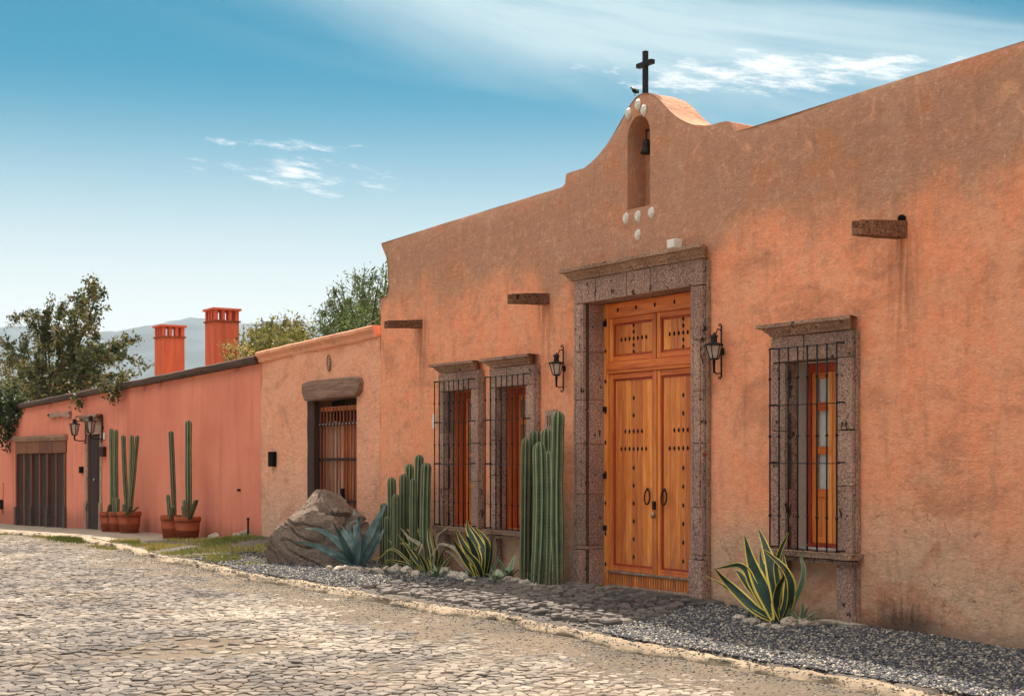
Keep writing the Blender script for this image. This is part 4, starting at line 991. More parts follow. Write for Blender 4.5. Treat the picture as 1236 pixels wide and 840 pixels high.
# ------------------------------------------------------------------ lanterns
def lantern(px_br, py_top, py_bot, out, label, group, style=0, sc=1.):
    x, zt = pt(px_br, py_top); zb = pt(px_br, py_bot)[1]; H = zt-zb; zc = (zt+zb)/2; y = -out
    r = empty('wall_lantern', (x, 0, zb), label, 'lantern', group)
    m = MB(); m.tube([(x,-.03,zb+.02),(x,-.03,zt-.02)], .011*sc, 6)
    m.tube([(x,-.03,zt-.02),(x,-.045,zt),(x,-.065,zt-.008),(x,-.06,zt-.03)], .008*sc, 5); m.tube([(x,-.03,zb+.02),(x,-.045,zb),(x,-.07,zb+.005),(x,-.065,zb+.03)], .008*sc, 5)
    m.box(x-.018*sc,x+.018*sc,-.03,-.002,zc-.04,zc+.04); m.build('back_rail', M['iron'], r)
    a = (.085*sc if style == 0 else .115)   # glass half width top
    h = H*(.24 if style == 0 else .42); z2 = zt-H*(.40 if style == 0 else .26); z1 = z2-h     # glass from z1 to z2
    m = MB(); m.tube([(x,-.03,zt-H*.11),(x,-.03-out*.4,zt-H*.10),(x,y+.03,zt-H*.19),(x,y,zt-H*.17)], .008*sc, 5); m.tube([(x,-.03,zb+H*.11),(x,-.03-out*.5,zb+H*.09),(x,y,zb+H*.14)], .008*sc, 5); m.build('bracket', M['iron'], r)
    m = MB(); c = (x, y, 0)
    m.lathe([(a*1.32,z2-.004),(a*1.32,z2+.012),(a*.95,z2+H*.035),(a*.45,z2+H*.055),(a*.42,z2+H*.15),(a*.58,z2+H*.155),(a*.50,z2+H*.185),(a*.22,z2+H*.2),(.004,z2+H*.22)], c, 8, False)
    m.build('cap', M['iron'], r)
    m = MB(); m.lathe([(a*.62,z1-.012),(a*.62,z1+.006),(a*.2,z1+.008)], c, 6, False).lathe([(a*.22,z1-H*.02),(a*.24,z1-.013)], c, 8).lathe([(.004,zb+H*.09),(a*.16,zb+H*.12),(a*.2,z1-H*.07),(a*.32,z1-H*.066),(a*.2,z1-H*.06),(a*.2,z1-H*.021)], c, 8); m.build('finial', M['iron'], r)
    for k in range(6):
        t0, t1 = math.pi*k/3, math.pi*(k+1)/3
        p = lambda t, q, z: (x+q*math.cos(t), y+q*math.sin(t), z)
        MB().tube([p(t0,a*.6,z1), p(t0,a*1.12,z2)], .0065*sc, 5).build('lantern_rib', M['iron'], r)
        MB().add([p(t0,a*.56,z1+.006),p(t1,a*.56,z1+.006),p(t1,a*1.06,z2-.004),p(t0,a*1.06,z2-.004)], [(0,1,2,3)]).build('lamp_pane', M['lamp_glass'], r, fix=False)
    MB().lathe([(.012*sc,z1+.01),(.012*sc,z1+h*.45),(.02*sc,z1+h*.5),(.016*sc,z1+h*.8),(.002,z1+h*.88)], c, 8).build('bulb', M['white'], r)
lantern(682, 417, 473, .145, 'black iron lantern on the salmon wall left of the great door above the tall cactus', 'wall lanterns on the hacienda')
lantern(873, 391, 457.5, .145, 'black iron lantern on the salmon wall right of the great door', 'wall lanterns on the hacienda', 0, 1.05)
lantern(105, 504, 535, .33, 'dark lantern on the pink wall, left of the narrow street door', 'lanterns beside the narrow street door', 1, 1.9)
lantern(124.5, 500, 533, .33, 'dark lantern on the pink wall, at the right jamb of the narrow street door', 'lanterns beside the narrow street door', 1, 1.9)
# ------------------------------------------------------------------ cactus
def stem(m, p0, p1, r, ribs, seed, ph=0.):
    p0, p1 = Vector(p0), Vector(p1); H = (p1-p0).length; seg = max(6, int(H/.09)); na = ribs*6; vs = []; at = []; R = random.Random(seed)
    ph += R.uniform(0, .5); bx, by = R.uniform(-.03,.03), R.uniform(-.02,.02)
    zs = [i/seg*(1-r*1.1/H) for i in range(seg+1)]+[1-r*.95/H*q for q in (.75,.5,.28,.1,.02)]
    for t in zs:
        c = p0.lerp(p1, t)+Vector((bx,by,0))*math.sin(t*math.pi)*H*.5
        dtop = (1-t)*H/(r*1.1); cap = 1 if dtop >= 1 else math.sqrt(max(.004, 1-(1-dtop)**2))
        rr = r*cap*(.90+.10*min(1, t*5))*(1+.13*noise.noise(Vector((seed, t*H*1.7, 1)))+.04*noise.noise(Vector((seed, t*H*7, 1))))
        for k in range(na):
            a = 2*math.pi*k/na+ph; q = (k%6)/6.; rib = abs(1-2*q) ; dd = .60+.40*rib**.75
            dd *= 1+.012*noise.noise(Vector((k*.7, t*30*H, seed)))
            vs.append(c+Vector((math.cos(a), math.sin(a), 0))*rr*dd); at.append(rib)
    n = len(zs); fs = [(i*na+k, i*na+(k+1)%na, (i+1)*na+(k+1)%na, (i+1)*na+k) for i in range(n-1) for k in range(na)]+[tuple((n-1)*na+k for k in range(na))]
    m.add(vs, fs, True, at)
def cactus_plant(label, base, stems, group, name='organ_cactus'):
    r = empty(name, tuple(base), label, 'cactus', group)
    for i, (p0, p1, rad, ribs) in enumerate(stems):
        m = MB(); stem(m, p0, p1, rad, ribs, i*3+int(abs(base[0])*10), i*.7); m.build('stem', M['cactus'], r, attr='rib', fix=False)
def cl_stems(lst, base_py, sc, ox, oy):
    out = []
    for (px, py, wz, y, bpx) in lst:
        x1, z1 = pt(ox+px/sc, oy+py/sc, y); x0 = PX(ox+bpx/sc, y); t = (y+DIST)/ray(ox+px/sc)[1]
        out.append(((x0, y, verge_z(x0, y)-.03), (x1, y, z1), wz/sc/2*t/FPX*1.03, 7))
    return out
cs = cl_stems([(57,560,24,-.30,57),(80,483,27,-.42,82),(94,533,24,-.62,92),(117,473,28,-.40,118),(134,443,26,-.22,136),(146,486,22,-.55,146),(163,416,27,-.30,160),(185,440,31,-.48,182),(68,600,20,-.5,70)], 0, 2.469, 440, 380)
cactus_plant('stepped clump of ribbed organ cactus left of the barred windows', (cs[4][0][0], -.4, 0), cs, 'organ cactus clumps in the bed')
cs = cl_stems([(482,366,33,-.42,478),(508,343,34,-.26,506),(522,378,42,-.60,514),(543,338,36,-.28,543),(551,405,30,-.52,548),(577,286,42,-.42,576)], 0, 2.469, 440, 380)
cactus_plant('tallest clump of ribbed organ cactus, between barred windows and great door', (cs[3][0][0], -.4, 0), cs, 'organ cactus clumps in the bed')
# pots
def pot(cx, cy, r, h, label):
    z = g(cx)+.0; o = empty('terracotta_pot', (cx, cy, z), label, 'plant pot', 'terracotta pots along the pink wall')
    MB().lathe([(r*.70,0),(r*.74,.01),(r*.86,h*.4),(r*.885,h*.41),(r*.885,h*.45),(r*.87,h*.46),(r*.93,h*.80)], (cx,cy,z), 26, True, .01).build('bowl', M['terracotta'], o)
    MB().lathe([(r*.90,h*.80),(r*.985,h*.805),(r,h*.84),(r,h*.985),(r*.98,h),(r*.87,h),(r*.85,h*.93),(.01,h*.92)], (cx,cy,z), 26, True, .01).build('rim', M['terracotta'], o)
    MB().lathe([(r*.83,h*.90),(r*.5,h*.945),(.01,h*.95)], (cx,cy,z), 16, True, .05).build('soil', M['verge'], o)
    return Vector((cx, cy, z+h*.93))
def potted(c, stems, label, ox, oy, sc):
    out = []
    for (px, py, bpx, wz, dy) in stems:
        y = c.y+dy; x1, z1 = pt(ox+px/sc, oy+py/sc, y); x0 = PX(ox+bpx/sc, y); x0 = max(c.x-.22, min(c.x+.22, x0)); t = (y+DIST)/ray(ox+px/sc)[1]
        out.append(((x0, y, c.z-.03), (x1, y, z1), wz/sc/2*t/FPX*1.05, 6))
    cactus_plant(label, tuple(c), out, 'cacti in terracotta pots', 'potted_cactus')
y4 = -.42; c = pot(PX(156, y4), y4, .285, .50, 'wide terracotta pot with five ribbed stems around it, front of the left trio')
potted(c, [(390,222,395,27,.03),(440,222,425,25,.0),(474,225,462,27,-.06),(395,632,396,24,-.14),(480,650,470,22,-.1),(440,640,440,24,-.16)], 'three tall cactus stems fanning from the widest pot of the left trio', 70, 480, 4.945)
y4 = -.40; c = pot(PX(141, y4), y4, .20, .49, 'narrow terracotta pot, middle of the left trio')
potted(c, [(346,189,350,27,.0),(336,594,338,26,-.08),(355,595,352,28,-.06)], 'tall cactus stem with stubby offshoots in the middle pot of the left trio', 70, 480, 4.945)
y4 = -.40; c = pot(PX(131.8, y4), y4, .24, .48, 'terracotta pot at the far left of the left trio')
potted(c, [(316,181,328,27,.0),(312,634,314,24,-.1)], 'tall slightly leaning cactus stem in the far left pot of the trio', 70, 480, 4.945)
y4 = -.43; c = pot(PX(226.5, y4), y4, .285, .50, 'wide terracotta pot on the right of the pair near the house corner')
potted(c, [(222,79,225,36,.04),(200,525,210,28,-.08),(268,526,258,28,-.05),(190,560,200,22,-.14)], 'tallest straight potted cactus, in the right pot of the pair', 180, 490, 4.667)
y4 = -.43; c = pot(PX(207, y4), y4, .25, .50, 'terracotta pot on the left of the pair, overlapped by the wider one')
potted(c, [(123,139,142,30,.04),(105,497,116,26,-.05),(140,560,140,24,-.1)], 'leaning potted cactus stem in the left pot of the pair', 180, 490, 4.667)
# ------------------------------------------------------------------ agaves
FACE = Vector((.78,-.58,.24)).normalized()
def leaf(m, pts, wmax, droop=.25, vee=.28, taper=.35, tip=.01, up=None, twist=0.):
    """strap leaf along pts (world); a channelled cross-section of real thickness"""
    P = [Vector(p) for p in pts]; N = 18; C = []
    # Catmull-Rom resample
    for i in range(N+1):
        u = i/N*(len(P)-1); k = min(int(u), len(P)-2); t = u-k; a = P[max(k-1,0)]; b = P[k]; c = P[k+1]; d = P[min(k+2,len(P)-1)]
        C.append(.5*((2*b)+(c-a)*t+(2*a-5*b+4*c-d)*t*t+(3*b-a-3*c+d)*t**3))
    vs = []; at = []; A = [-1,-.62,-.3,0,.3,.62,1]; na = len(A); cam_ = Vector((0,-DIST,EYE))
    for i, p in enumerate(C):
        t = i/N; d = (C[min(i+1,N)]-C[max(i-1,0)]).normalized(); v = up if up is not None else FACE
        s = d.cross(v).normalized(); nn = s.cross(d).normalized(); tw = twist*t
        s, nn = s*math.cos(tw)+nn*math.sin(tw), nn*math.cos(tw)-s*math.sin(tw)
        wv = (.62+.38*min(1, t/taper)) if t < taper else max(0, (1-(t-taper)/(1-taper)))**.9; w = wmax/2*wv+tip*.15
        for q in A:
            wave = .03*w*math.sin(i*2.3+q*5); vs.append(p+s*w*q+nn*(w*vee*(abs(q)**1.6)+wave)); at.append(abs(q))
    k0 = len(vs)
    for i in range(N+1):
        t = i/N; th = .012*(1-t)+.003
        for j in range(na):
            pv = vs[i*na+j]; d = (C[min(i+1,N)]-C[max(i-1,0)]).normalized(); v = up if up is not None else FACE; s = d.cross(v).normalized(); nn = s.cross(d).normalized()
            vs.append(pv-nn*th*(1-.85*abs(A[j]))); at.append(abs(A[j]))
    fs = []
    for i in range(N):
        for j in range(na-1):
            a = i*na+j; fs.append((a, a+1, a+na+1, a+na)); b = k0+a; fs.append((b, b+na, b+na+1, b+1))
        for j, fl in ((0,0),(na-1,1)): a = i*na+j; fs.append((a, a+na, k0+a+na, k0+a) if not fl else (a, k0+a, k0+a+na, a+na))
    m.add(vs, fs, True, at)
WK = {'sprawling_agave': .72, 'dense_agave': .80, 'variegated_agave': .95, 'blue_agave': .82}
def agave(label, name, base, leaves, ox, oy, sc, yb, mats, group=None, cat='agave'):
    r = empty(name, tuple(base), label, cat, group)
    for (pl, wz, dy, mt) in leaves:
        n = len(pl); pts = []
        for i, (a, b) in enumerate(pl):
            y = yb+dy*(i/(n-1))**1.1; pts.append(P3(ox+a/sc, oy+b/sc, y))
        t = (yb+DIST)/ray(ox+pl[0][0]/sc)[1]
        m = MB(); tl = Vector((math.sin(pl[0][0]*7.1), math.cos(pl[-1][0]*3.3), math.sin(pl[-1][1]*1.7)))*.38; leaf(m, pts, wz*WK.get(name, 1.)*(.98 if mt == 'agave_y' else .95)/sc*t/FPX, up=(FACE+tl).normalized()); m.build('leaf', M[mt], r, attr='across', fix=False)
    return r
# right-hand agave
b = gp(930, 751, -.04)
agave('large dark agave with yellow leaf margins under the right barred window', 'variegated_agave', b, [
 ([(560,765),(430,700),(210,540),(100,465),(0,415)], 44, -.25, 'agave_y'),
 ([(560,765),(400,680),(230,520),(140,430),(78,358)], 92, -.35, 'agave_y'),
 ([(545,745),(470,650),(380,480),(335,380),(270,335),(180,345),(85,365)], 88, -.15, 'agave_y'),
 ([(530,740),(440,620),(330,480),(275,400),(240,385),(185,422)], 70, .05, 'agave_y'),
 ([(560,750),(490,590),(400,390),(350,240),(315,98)], 150, -.05, 'agave_y'),
 ([(575,755),(560,580),(500,400),(450,330),(435,205)], 120, .25, 'agave_y'),
 ([(580,740),(560,520),(520,330),(470,170),(420,48)], 128, .15, 'agave_y'),
 ([(600,750),(590,600),(570,450),(560,330),(600,200),(640,120),(655,75)], 60, .1, 'agave_y'),
 ([(610,760),(665,640),(672,480),(620,360),(530,270),(455,205)], 96, -.30, 'agave_y'),
 ([(600,765),(560,640),(580,500),(620,420),(600,340)], 78, -.22, 'agave_y'),
 ([(590,765),(640,600),(650,440),(625,320),(618,230)], 70, .12, 'agave_y'),
 ([(640,750),(700,620),(760,470),(772,350),(755,265),(815,158)], 62, .0, 'agave_p'),
 ([(630,750),(680,640),(740,520),(765,400),(770,300)], 44, .15, 'agave_p'),
 ([(560,760),(540,600),(500,450),(470,360),(445,300)], 90, .3, 'agave_y'),
], 850, 630, 6.46, b.y, None)
def pup(label, px, py, yy, size, n, mat, seed, cat='agave', name='small_agave'):
    p = gp(px, py, 0) if yy is None else P3(px, py, yy); p.z = verge_z(p.x, p.y); r = empty(name, tuple(p), label, cat); R = random.Random(seed)
    for i in range(n):
        a = 6.28*i/n+R.uniform(-.3,.3); ln = size*R.uniform(.7,1.1); e = R.uniform(.5,1.25); d = Vector((math.cos(a)*math.cos(e), math.sin(a)*math.cos(e), math.sin(e)))
        m = MB(); leaf(m, [p, p+d*ln*.5, p+d*ln+Vector((0,0,-.12*ln*math.cos(e)*3))], ln*.17, up=Vector((-d.x,-d.y,1)).normalized()); m.build('leaf', M[mat], r, attr='across', fix=False)
pup('small pale agave pup at the right foot of the large variegated agave', 967, 750, None, .30, 14, 'agave_p', 1)
pup('small green agave pup at the foot of the tallest cactus clump', 638, 704, None, .24, 14, 'agave_p', 2)
pup('tiny agave pup at the right foot of the tallest cactus clump', 657, 706, None, .2, 12, 'agave_p', 8)
pup('low grey green agave pup beside the right yellow agave', 600, 703, None, .26, 16, 'agave_p', 3)
pup('slender young agave against the wall below the near twin window', 613, 690, -.35, .5, 7, 'agave_p', 4)
pup('flat grey green agave pup between the two yellow agaves', 527, 696, None, .26, 12, 'agave_p', 5)
# blue agave (crop: origin 300,580, scale 6)
b = gp(431, 684, 0)
agave('blue grey agave with broad pointed leaves beside the boulder', 'blue_agave', b, [
 ([(745,615),(690,570),(560,500),(430,455),(320,443)], 78, -1.0, 'agave_b'),
 ([(750,605),(700,500),(590,400),(490,355),(405,345)], 74, -.85, 'agave_b'),
 ([(765,610),(720,510),(660,390),(610,300)], 60, -.6, 'agave_b'),
 ([(765,610),(740,480),(660,350),(620,270),(605,208)], 96, -.3, 'agave_b'),
 ([(780,610),(790,460),(775,300),(762,205)], 84, .28, 'agave_b'),
 ([(775,615),(760,480),(735,360),(727,268)], 54, -.05, 'agave_b'),
 ([(790,615),(800,480),(800,350),(820,255)], 78, -.15, 'agave_b'),
 ([(805,615),(850,480),(920,320),(965,235),(998,152)], 110, .15, 'agave_b'),
 ([(820,615),(860,520),(925,400),(960,250)], 86, -.2, 'agave_b'),
 ([(820,615),(880,540),(950,420),(985,340)], 70, .3, 'agave_b'),
 ([(770,618),(700,585),(600,545),(540,530)], 44, -.9, 'agave_b'),
], 300, 580, 6.0, b.y+.15, None)
# middle agaves (crop: origin 440,600, scale 6.18)
b = gp(515, 691, 0)
agave('sprawling yellow edged agave with long curled leaves before the shorter cactus clump', 'sprawling_agave', b, [
 ([(420,555),(340,490),(240,400),(180,395),(110,455),(35,482)], 26, -.35, 'agave_y'),
 ([(410,560),(320,500),(240,480),(175,475),(120,530),(55,572)], 30, -.5, 'agave_y'),
 ([(440,550),(370,450),(310,360),(245,270)], 46, -.25, 'agave_y'),
 ([(455,550),(390,430),(340,330),(290,240)], 50, -.05, 'agave_y'),
 ([(470,550),(430,420),(370,310),(330,250),(260,215)], 40, .15, 'agave_dry'),
 ([(460,560),(440,460),(420,360),(330,300),(262,220)], 56, -.2, 'agave_dry'),
 ([(420,520),(400,420),(410,380),(430,350),(400,430)], 50, -.4, 'agave_dry'),
 ([(490,555),(460,420),(420,290),(380,210),(330,150)], 36, .2, 'agave_y'),
 ([(510,555),(500,420),(480,300),(485,245),(515,240)], 42, .05, 'agave_y'),
 ([(520,555),(540,430),(520,330),(510,250)], 44, -.15, 'agave_y'),
 ([(480,560),(440,480),(400,400),(340,360),(270,345),(205,340),(170,308)], 26, -.1, 'agave_y'),
 ([(540,560),(560,470),(590,400),(640,350)], 34, -.1, 'agave_y'),
 ([(550,565),(600,500),(640,450),(680,430)], 34, .1, 'agave_y'),
 ([(530,560),(570,500),(585,430),(575,390)], 34, -.3, 'agave_y'),
 ([(500,560),(520,450),(530,380),(545,290),(600,240),(665,190)], 26, .1, 'agave_dry'),
 ([(560,570),(610,540),(640,520),(660,500)], 26, -.3, 'agave_y'),
 ([(470,565),(450,500),(410,430),(370,390)], 40, -.3, 'agave_y'),
 ([(530,565),(480,440),(440,350),(430,300)], 40, .25, 'agave_y'),
], 440, 600, 6.18, b.y+.1, None)
b = gp(583, 698, 0)
agave('dense yellow edged agave with broad dark leaves below the near twin window', 'dense_agave', b, [
 ([(830,600),(760,500),(690,400),(640,365),(560,350),(520,410),(460,470)], 34, -.3, 'agave_dry'),
 ([(840,600),(760,480),(690,370),(655,310)], 66, -.4, 'agave_y'),
 ([(850,600),(790,450),(720,320),(680,225)], 82, -.15, 'agave_y'),
 ([(860,600),(830,440),(780,320),(745,270)], 80, -.35, 'agave_y'),
 ([(865,600),(850,430),(800,300),(770,230),(768,160)], 84, .05, 'agave_y'),
 ([(880,600),(900,450),(860,330),(800,240),(780,210)], 80, .2, 'agave_y'),
 ([(900,600),(920,480),(915,350),(870,270),(830,230)], 72, -.1, 'agave_y'),
 ([(910,600),(940,470),(950,330),(950,240)], 36, -.25, 'agave_y'),
 ([(880,610),(840,500),(760,400),(720,340)], 60, -.45, 'agave_y'),
 ([(820,600),(740,520),(660,430),(580,390),(520,380)], 26, -.1, 'agave_dry'),
 ([(925,610),(960,540),(990,470),(1010,400)], 30, .0, 'agave_p'),
 ([(890,605),(880,500),(890,400),(880,300)], 60, .3, 'agave_y'),
 ([(820,610),(780,560),(740,580),(680,600)], 40, -.3, 'agave_p'),
], 440, 600, 6.18, b.y+.1, None)
# ------------------------------------------------------------------ boulder and rocks
def rock_mesh(name, sx, sy, sz, seed, mat, sub=3, amp=.25, facets=None):
    bm = bmesh.new(); bmesh.ops.create_icosphere(bm, subdivisions=sub, radius=1.)
    for v in bm.verts:
        p = v.co.copy(); q = 1.
        for (n, d) in (facets or []):
            t = p.dot(n)+.03*noise.noise(p*4)
            if t > d: q = min(q, d/t)
        p *= q
        cr = abs(noise.noise(Vector((p.x*1.7+p.z*2.2, p.y*1.2, p.z*2.6))+Vector((seed,1,1)))); p *= 1-(.10*max(0, 1-cr*9) if sub > 3 else 0)
        p *= 1+amp*(noise.noise(p*1.3+Vector((seed,0,0)))*.8+.35*noise.noise(p*3.1+Vector((seed,5,0)))+.15*noise.noise(p*8+Vector((0,seed,0)))+(.09*noise.noise(p*19)+.05*noise.noise(p*40) if sub > 3 else 0))
        v.co = Vector((p.x*sx, p.y*sy, p.z*sz))
    me = bpy.data.meshes.new(name); bm.to_mesh(me); bm.free(); me.materials.append(mat)
    me.polygons.foreach_set('use_smooth', [False]*len(me.polygons)); return me
bb = Vector((-21.6, -1.05, 0))
F = [(Vector((-.75,-.2,.62)).normalized(), .66), (Vector((.95,-.1,.25)).normalized(), .74), (Vector((-.1,-.5,.86)).normalized(), .78), (Vector((.3,-.6,.74)).normalized(), .80), (Vector((.55,-.8,.1)).normalized(), .78), (Vector((-.3,-.95,0)).normalized(), .82), (Vector((.6,.1,.75)).normalized(), .84), (Vector((-.95,.1,.1)).normalized(), .88)]
me = rock_mesh('boulder', 1.0, .70, .87, 4, M['boulder'], 6, .15, F)
bo = mesh_obj('boulder', me, None, (bb.x, bb.y, .34)); bo.rotation_euler = (0, 0, .45)
setp(bo, 'huge rough boulder lying against the tan wall beside the blue agave', 'boulder')
rk = [rock_mesh('rock', 1, .8, .6, 10+i, M['rock'], 2, .5) for i in range(6)]
ORD = 'first second third fourth fifth sixth seventh eighth ninth tenth eleventh twelfth thirteenth fourteenth fifteenth sixteenth seventeenth eighteenth nineteenth'.split()
def rocks(lst, group, label, col=None):
    R = random.Random(len(lst))
    for ii, (px, py, w) in enumerate(sorted(lst)):
        z = 0; p = gp(px, py, 0); p.z = verge_z(p.x, p.y); t = (p.x*VX+(p.y+DIST)*VY); s = w/2*t/FPX
        o = mesh_obj('rock', R.choice(rk), None, (p.x, p.y-.05, p.z+s*.25)); s *= 1.35; o.scale = (s, s*R.uniform(.7,1), s*R.uniform(.75,1.1)); o.rotation_euler = (R.uniform(-.2,.2), R.uniform(-.2,.2), R.uniform(0, 6.28))
        setp(o, ORD[ii]+' of the '+label+' counted from the left', 'rock', group)
rocks([(449,690,13),(459,690,12),(470,689,13),(482,690,20),(494,691,18),(505,694,12),(541,694,22),(552,697,18),(562,699,16),(571,702,12),(605,700,22),(617,703,18),(627,704,14),(637,706,14),(648,708,13),(412,688,13),(423,688,12),(436,689,14),(400,687,10)], 'rocks edging the cactus bed', 'grey rocks edging the cactus bed')
rocks([(897,744,15),(911,748,18),(924,751,12),(942,753,12),(958,750,26),(976,750,20),(990,749,16)], 'rocks round the right agave', 'grey rocks round the right window agave')
rocks([(269,652,22),(281,653,18),(300,652,13),(311,647,26),(302,657,16),(322,654,20),(290,656,12),(330,652,14)], 'rocks heaped at the pink house corner', 'grey rocks heaped where pink wall meets tan wall')
o = MB().rough(-10.95, -10.35, -.32, -.10, -.14, .0, .1, .015, 7, .03).build('threshold_stone', M['rock'], None); setp(o, 'flat stone slab at the foot of the right window pedestal', 'stone slab')
# grass
def grass(name, n, reg, hh, label):
    R = random.Random(9); V = []; F = []; tv = []
    while len(V) < n*3:
        x, y, k, dry = reg(R)
        if not k: continue
        z = (verge_z(x, y) if y > ky(x) else road_z(x, y)); a = R.uniform(0, 6.28); w = .006+.004*R.random(); h = hh*R.uniform(.4, 1.2); l = R.uniform(0, .7)*h; b = R.uniform(0, 6.28); k0 = len(V)
        V += [(x-w*math.cos(a), y-w*math.sin(a), z-.01), (x+w*math.cos(a), y+w*math.sin(a), z-.01), (x+l*math.cos(b), y+l*math.sin(b), z+h)]; F.append((k0, k0+1, k0+2)); t = min(1, max(0, dry+R.uniform(-.3,.3))); tv += [t]*3
    o = mesh_obj(name, np_mesh(name, np.array(V), np.array(F), M['grass'], 'tone', np.array(tv))); o['kind'] = 'stuff'; setp(o, label, 'grass')
def rg(R):
    x = R.uniform(-30.5, -21.8); y = R.uniform(-2.6, -.1); k = y > ky(x)+.1 and nz(x, y, 1.2, 3) > -.15+.3*(x > -24); 
    if x < -29.5 and y > -1.3: k = False
    return x, y, k, max(.1, .72+.9*nz(x, y, .9, 6))
grass('dry_grass', 11000, rg, .07, 'patchy dry and green grass on the verge between pavement and boulder')
def rg2(R):
    x = R.gauss(-32.2, .55); return x, ky(x)-.12-abs(R.gauss(0, .22)), True, .1
grass('green_tuft', 1800, rg2, .09, 'bright green grass tuft growing at the kerb before the pink house')
def rg3(R):
    x = R.uniform(-44, -27); return x, ky(x)-.14-abs(R.gauss(0, .12)), nz(x, 0, .6, 3) > .05, .7
grass('kerb_weeds', 3000, rg3, .05, 'thin dry weeds along the foot of the far kerb')
# ------------------------------------------------------------------ trees
def leaf_cloud(pts, sizes, mat, name, parent, tones, elong=2.2, droop=0., spread=1.):
    P = np.array(pts); n = len(P); s = np.array(sizes); tv = np.array(tones)
    d = np.random.normal(size=(n,3)); d[:,2] = d[:,2]*spread-droop; d /= np.linalg.norm(d, axis=1)[:,None]
    e = np.cross(d, np.random.normal(size=(n,3))); e /= np.linalg.norm(e, axis=1)[:,None]
    a = P-d*(s*elong*.5)[:,None]; b = P+d*(s*elong*.5)[:,None]; m1 = P+e*(s*.42)[:,None]; m2 = P-e*(s*.42)[:,None]
    V = np.stack([a, m1, b, m2], 1).reshape(-1, 3); F = np.arange(4*n).reshape(-1, 4)
    base = ORI[parent.name]; V = V-np.array(base)
    o = mesh_obj(name, np_mesh(name, V, F, mat, 'tone', np.repeat(tv, 4)), parent); return o
def limb(m, a, b, r0, r1, R, wig=.12, n=7):
    a, b = Vector(a), Vector(b); L_ = (b-a).length; pts = []
    o = [Vector((R.uniform(-1,1), R.uniform(-1,1), R.uniform(-1,1)))*wig*L_ for _ in range(2)]
    for i in range(n+1):
        t = i/n; pts.append(a.lerp(b, t)+Vector((0,0,.10*L_*math.sin(t*math.pi)))*(1 if b.z > a.z else -.3)+o[0]*math.sin(t*math.pi)*.6+o[1]*math.sin(t*2*math.pi)*.35)
    m.tube(pts, [r0+(r1-r0)*i/n for i in range(n+1)], 6); return pts
def tree(label, name, trunk_px, y, base_z, tips, twigs, per, lsize, mat, seed, r0=.16, elong=2.2, droop=0., crown_r=.55, fork=(.4,.75), parts=('trunk','crown'), tone0=(0,1), yspread=1.6, fill=None):
    R = random.Random(seed); tx = PX(trunk_px, y); root = empty(name, (tx, y, base_z), label, 'tree')
    wood_ = MB(); top_ = Vector((tx, y, base_z+2.6)); limb(wood_, (tx, y, base_z), top_, r0, r0*.75, R, .03)
    pts = []; sz = []; tn = []
    for (px, py) in tips:
        yy = y+R.uniform(-1,1)*yspread; T_ = P3(px, py, yy); L_ = limb(wood_, top_, T_, r0*.30, .007, R, .07, 10)
        for _ in range(per*4):
            u = R.uniform(.72, 1.03)*(len(L_)-1); i_ = min(len(L_)-2, int(u)); q = L_[i_].lerp(L_[i_+1], u-i_)+Vector((R.gauss(0,1),R.gauss(0,1),R.gauss(-droop*.8,1)))*crown_r*.22; pts.append(q); sz.append(lsize*R.uniform(.6,1.3)); tn.append(R.random())
        for k in range(twigs):
            t = R.uniform(.35, 1.); i = min(len(L_)-1, int(t*(len(L_)-1))); a = L_[i]; cr = crown_r*(1.15-.5*t); d = Vector((R.gauss(0,1), R.gauss(0,1), R.gauss(0,.8)-droop)).normalized()*cr*R.uniform(.5,1.4)
            if t > .97: d = (L_[-1]-L_[-2]).normalized()*cr*.4
            b = a+d; wood_.tube([a, a.lerp(b,.5)+Vector((0,0,.05)), b], [.012,.008,.004], 4); dk = R.random()
            for _ in range(per):
                u = R.uniform(.25, 1.05); q = a.lerp(b, u)+Vector((R.gauss(0,1),R.gauss(0,1),R.gauss(0,1)))*cr*.17; pts.append(q); sz.append(lsize*R.uniform(.6,1.3)); tn.append(min(1,max(0, tone0[0]+(tone0[1]-tone0[0])*(.55*dk+.45*R.random()))))
    for (px, py, rp, n) in (fill or []):
        for _ in range(n):
            yy = y+R.gauss(0,.9); q = P3(px+max(-2,min(2,R.gauss(0,1)))*rp, py+max(-1.8,min(1.8,R.gauss(0,1)))*rp*.6, yy); pts.append(q); sz.append(lsize*R.uniform(.6,1.3)); tn.append(R.random()**1.3)
    wood_.build('trunk', M['bark'], root, fix=False); leaf_cloud(pts, sz, mat, 'crown', root, tn, elong, droop)
    return root
tree('open branched dark leaved tree rising behind the far end of the pink house', 'broadleaf_tree', 66, 5.2, 0,
  [(112,338),(119,352),(98,352),(78,366),(60,364),(42,378),(12,392),(28,405),(100,395),(118,388),(85,405),(135,415),(150,412),(166,408),(174,440),(140,440),(160,450),(55,410),(5,430),(30,440),(90,440),(110,452),(62,450),(40,425),(-20,400),(-15,440),(128,460),(70,395),(108,368)],
  20, 32, .09, M['leaf_dark'], 5, .2, 2.0, 0, .55, fill=[(20,470,18,900),(60,465,25,900),(100,462,22,600)])
tree('bright green bushy tree behind the end wall, lower than the open branched tree', 'bushy_tree', -5, 9.0, 0,
  [(5,440),(25,450),(45,455),(-15,445),(15,465),(40,470),(60,462),(-20,470),(80,470)], 24, 22, .10, M['leaf_olive'], 15, .2, 1.8, 0, .8, fill=[(20,480,24,1200),(70,478,20,600)])
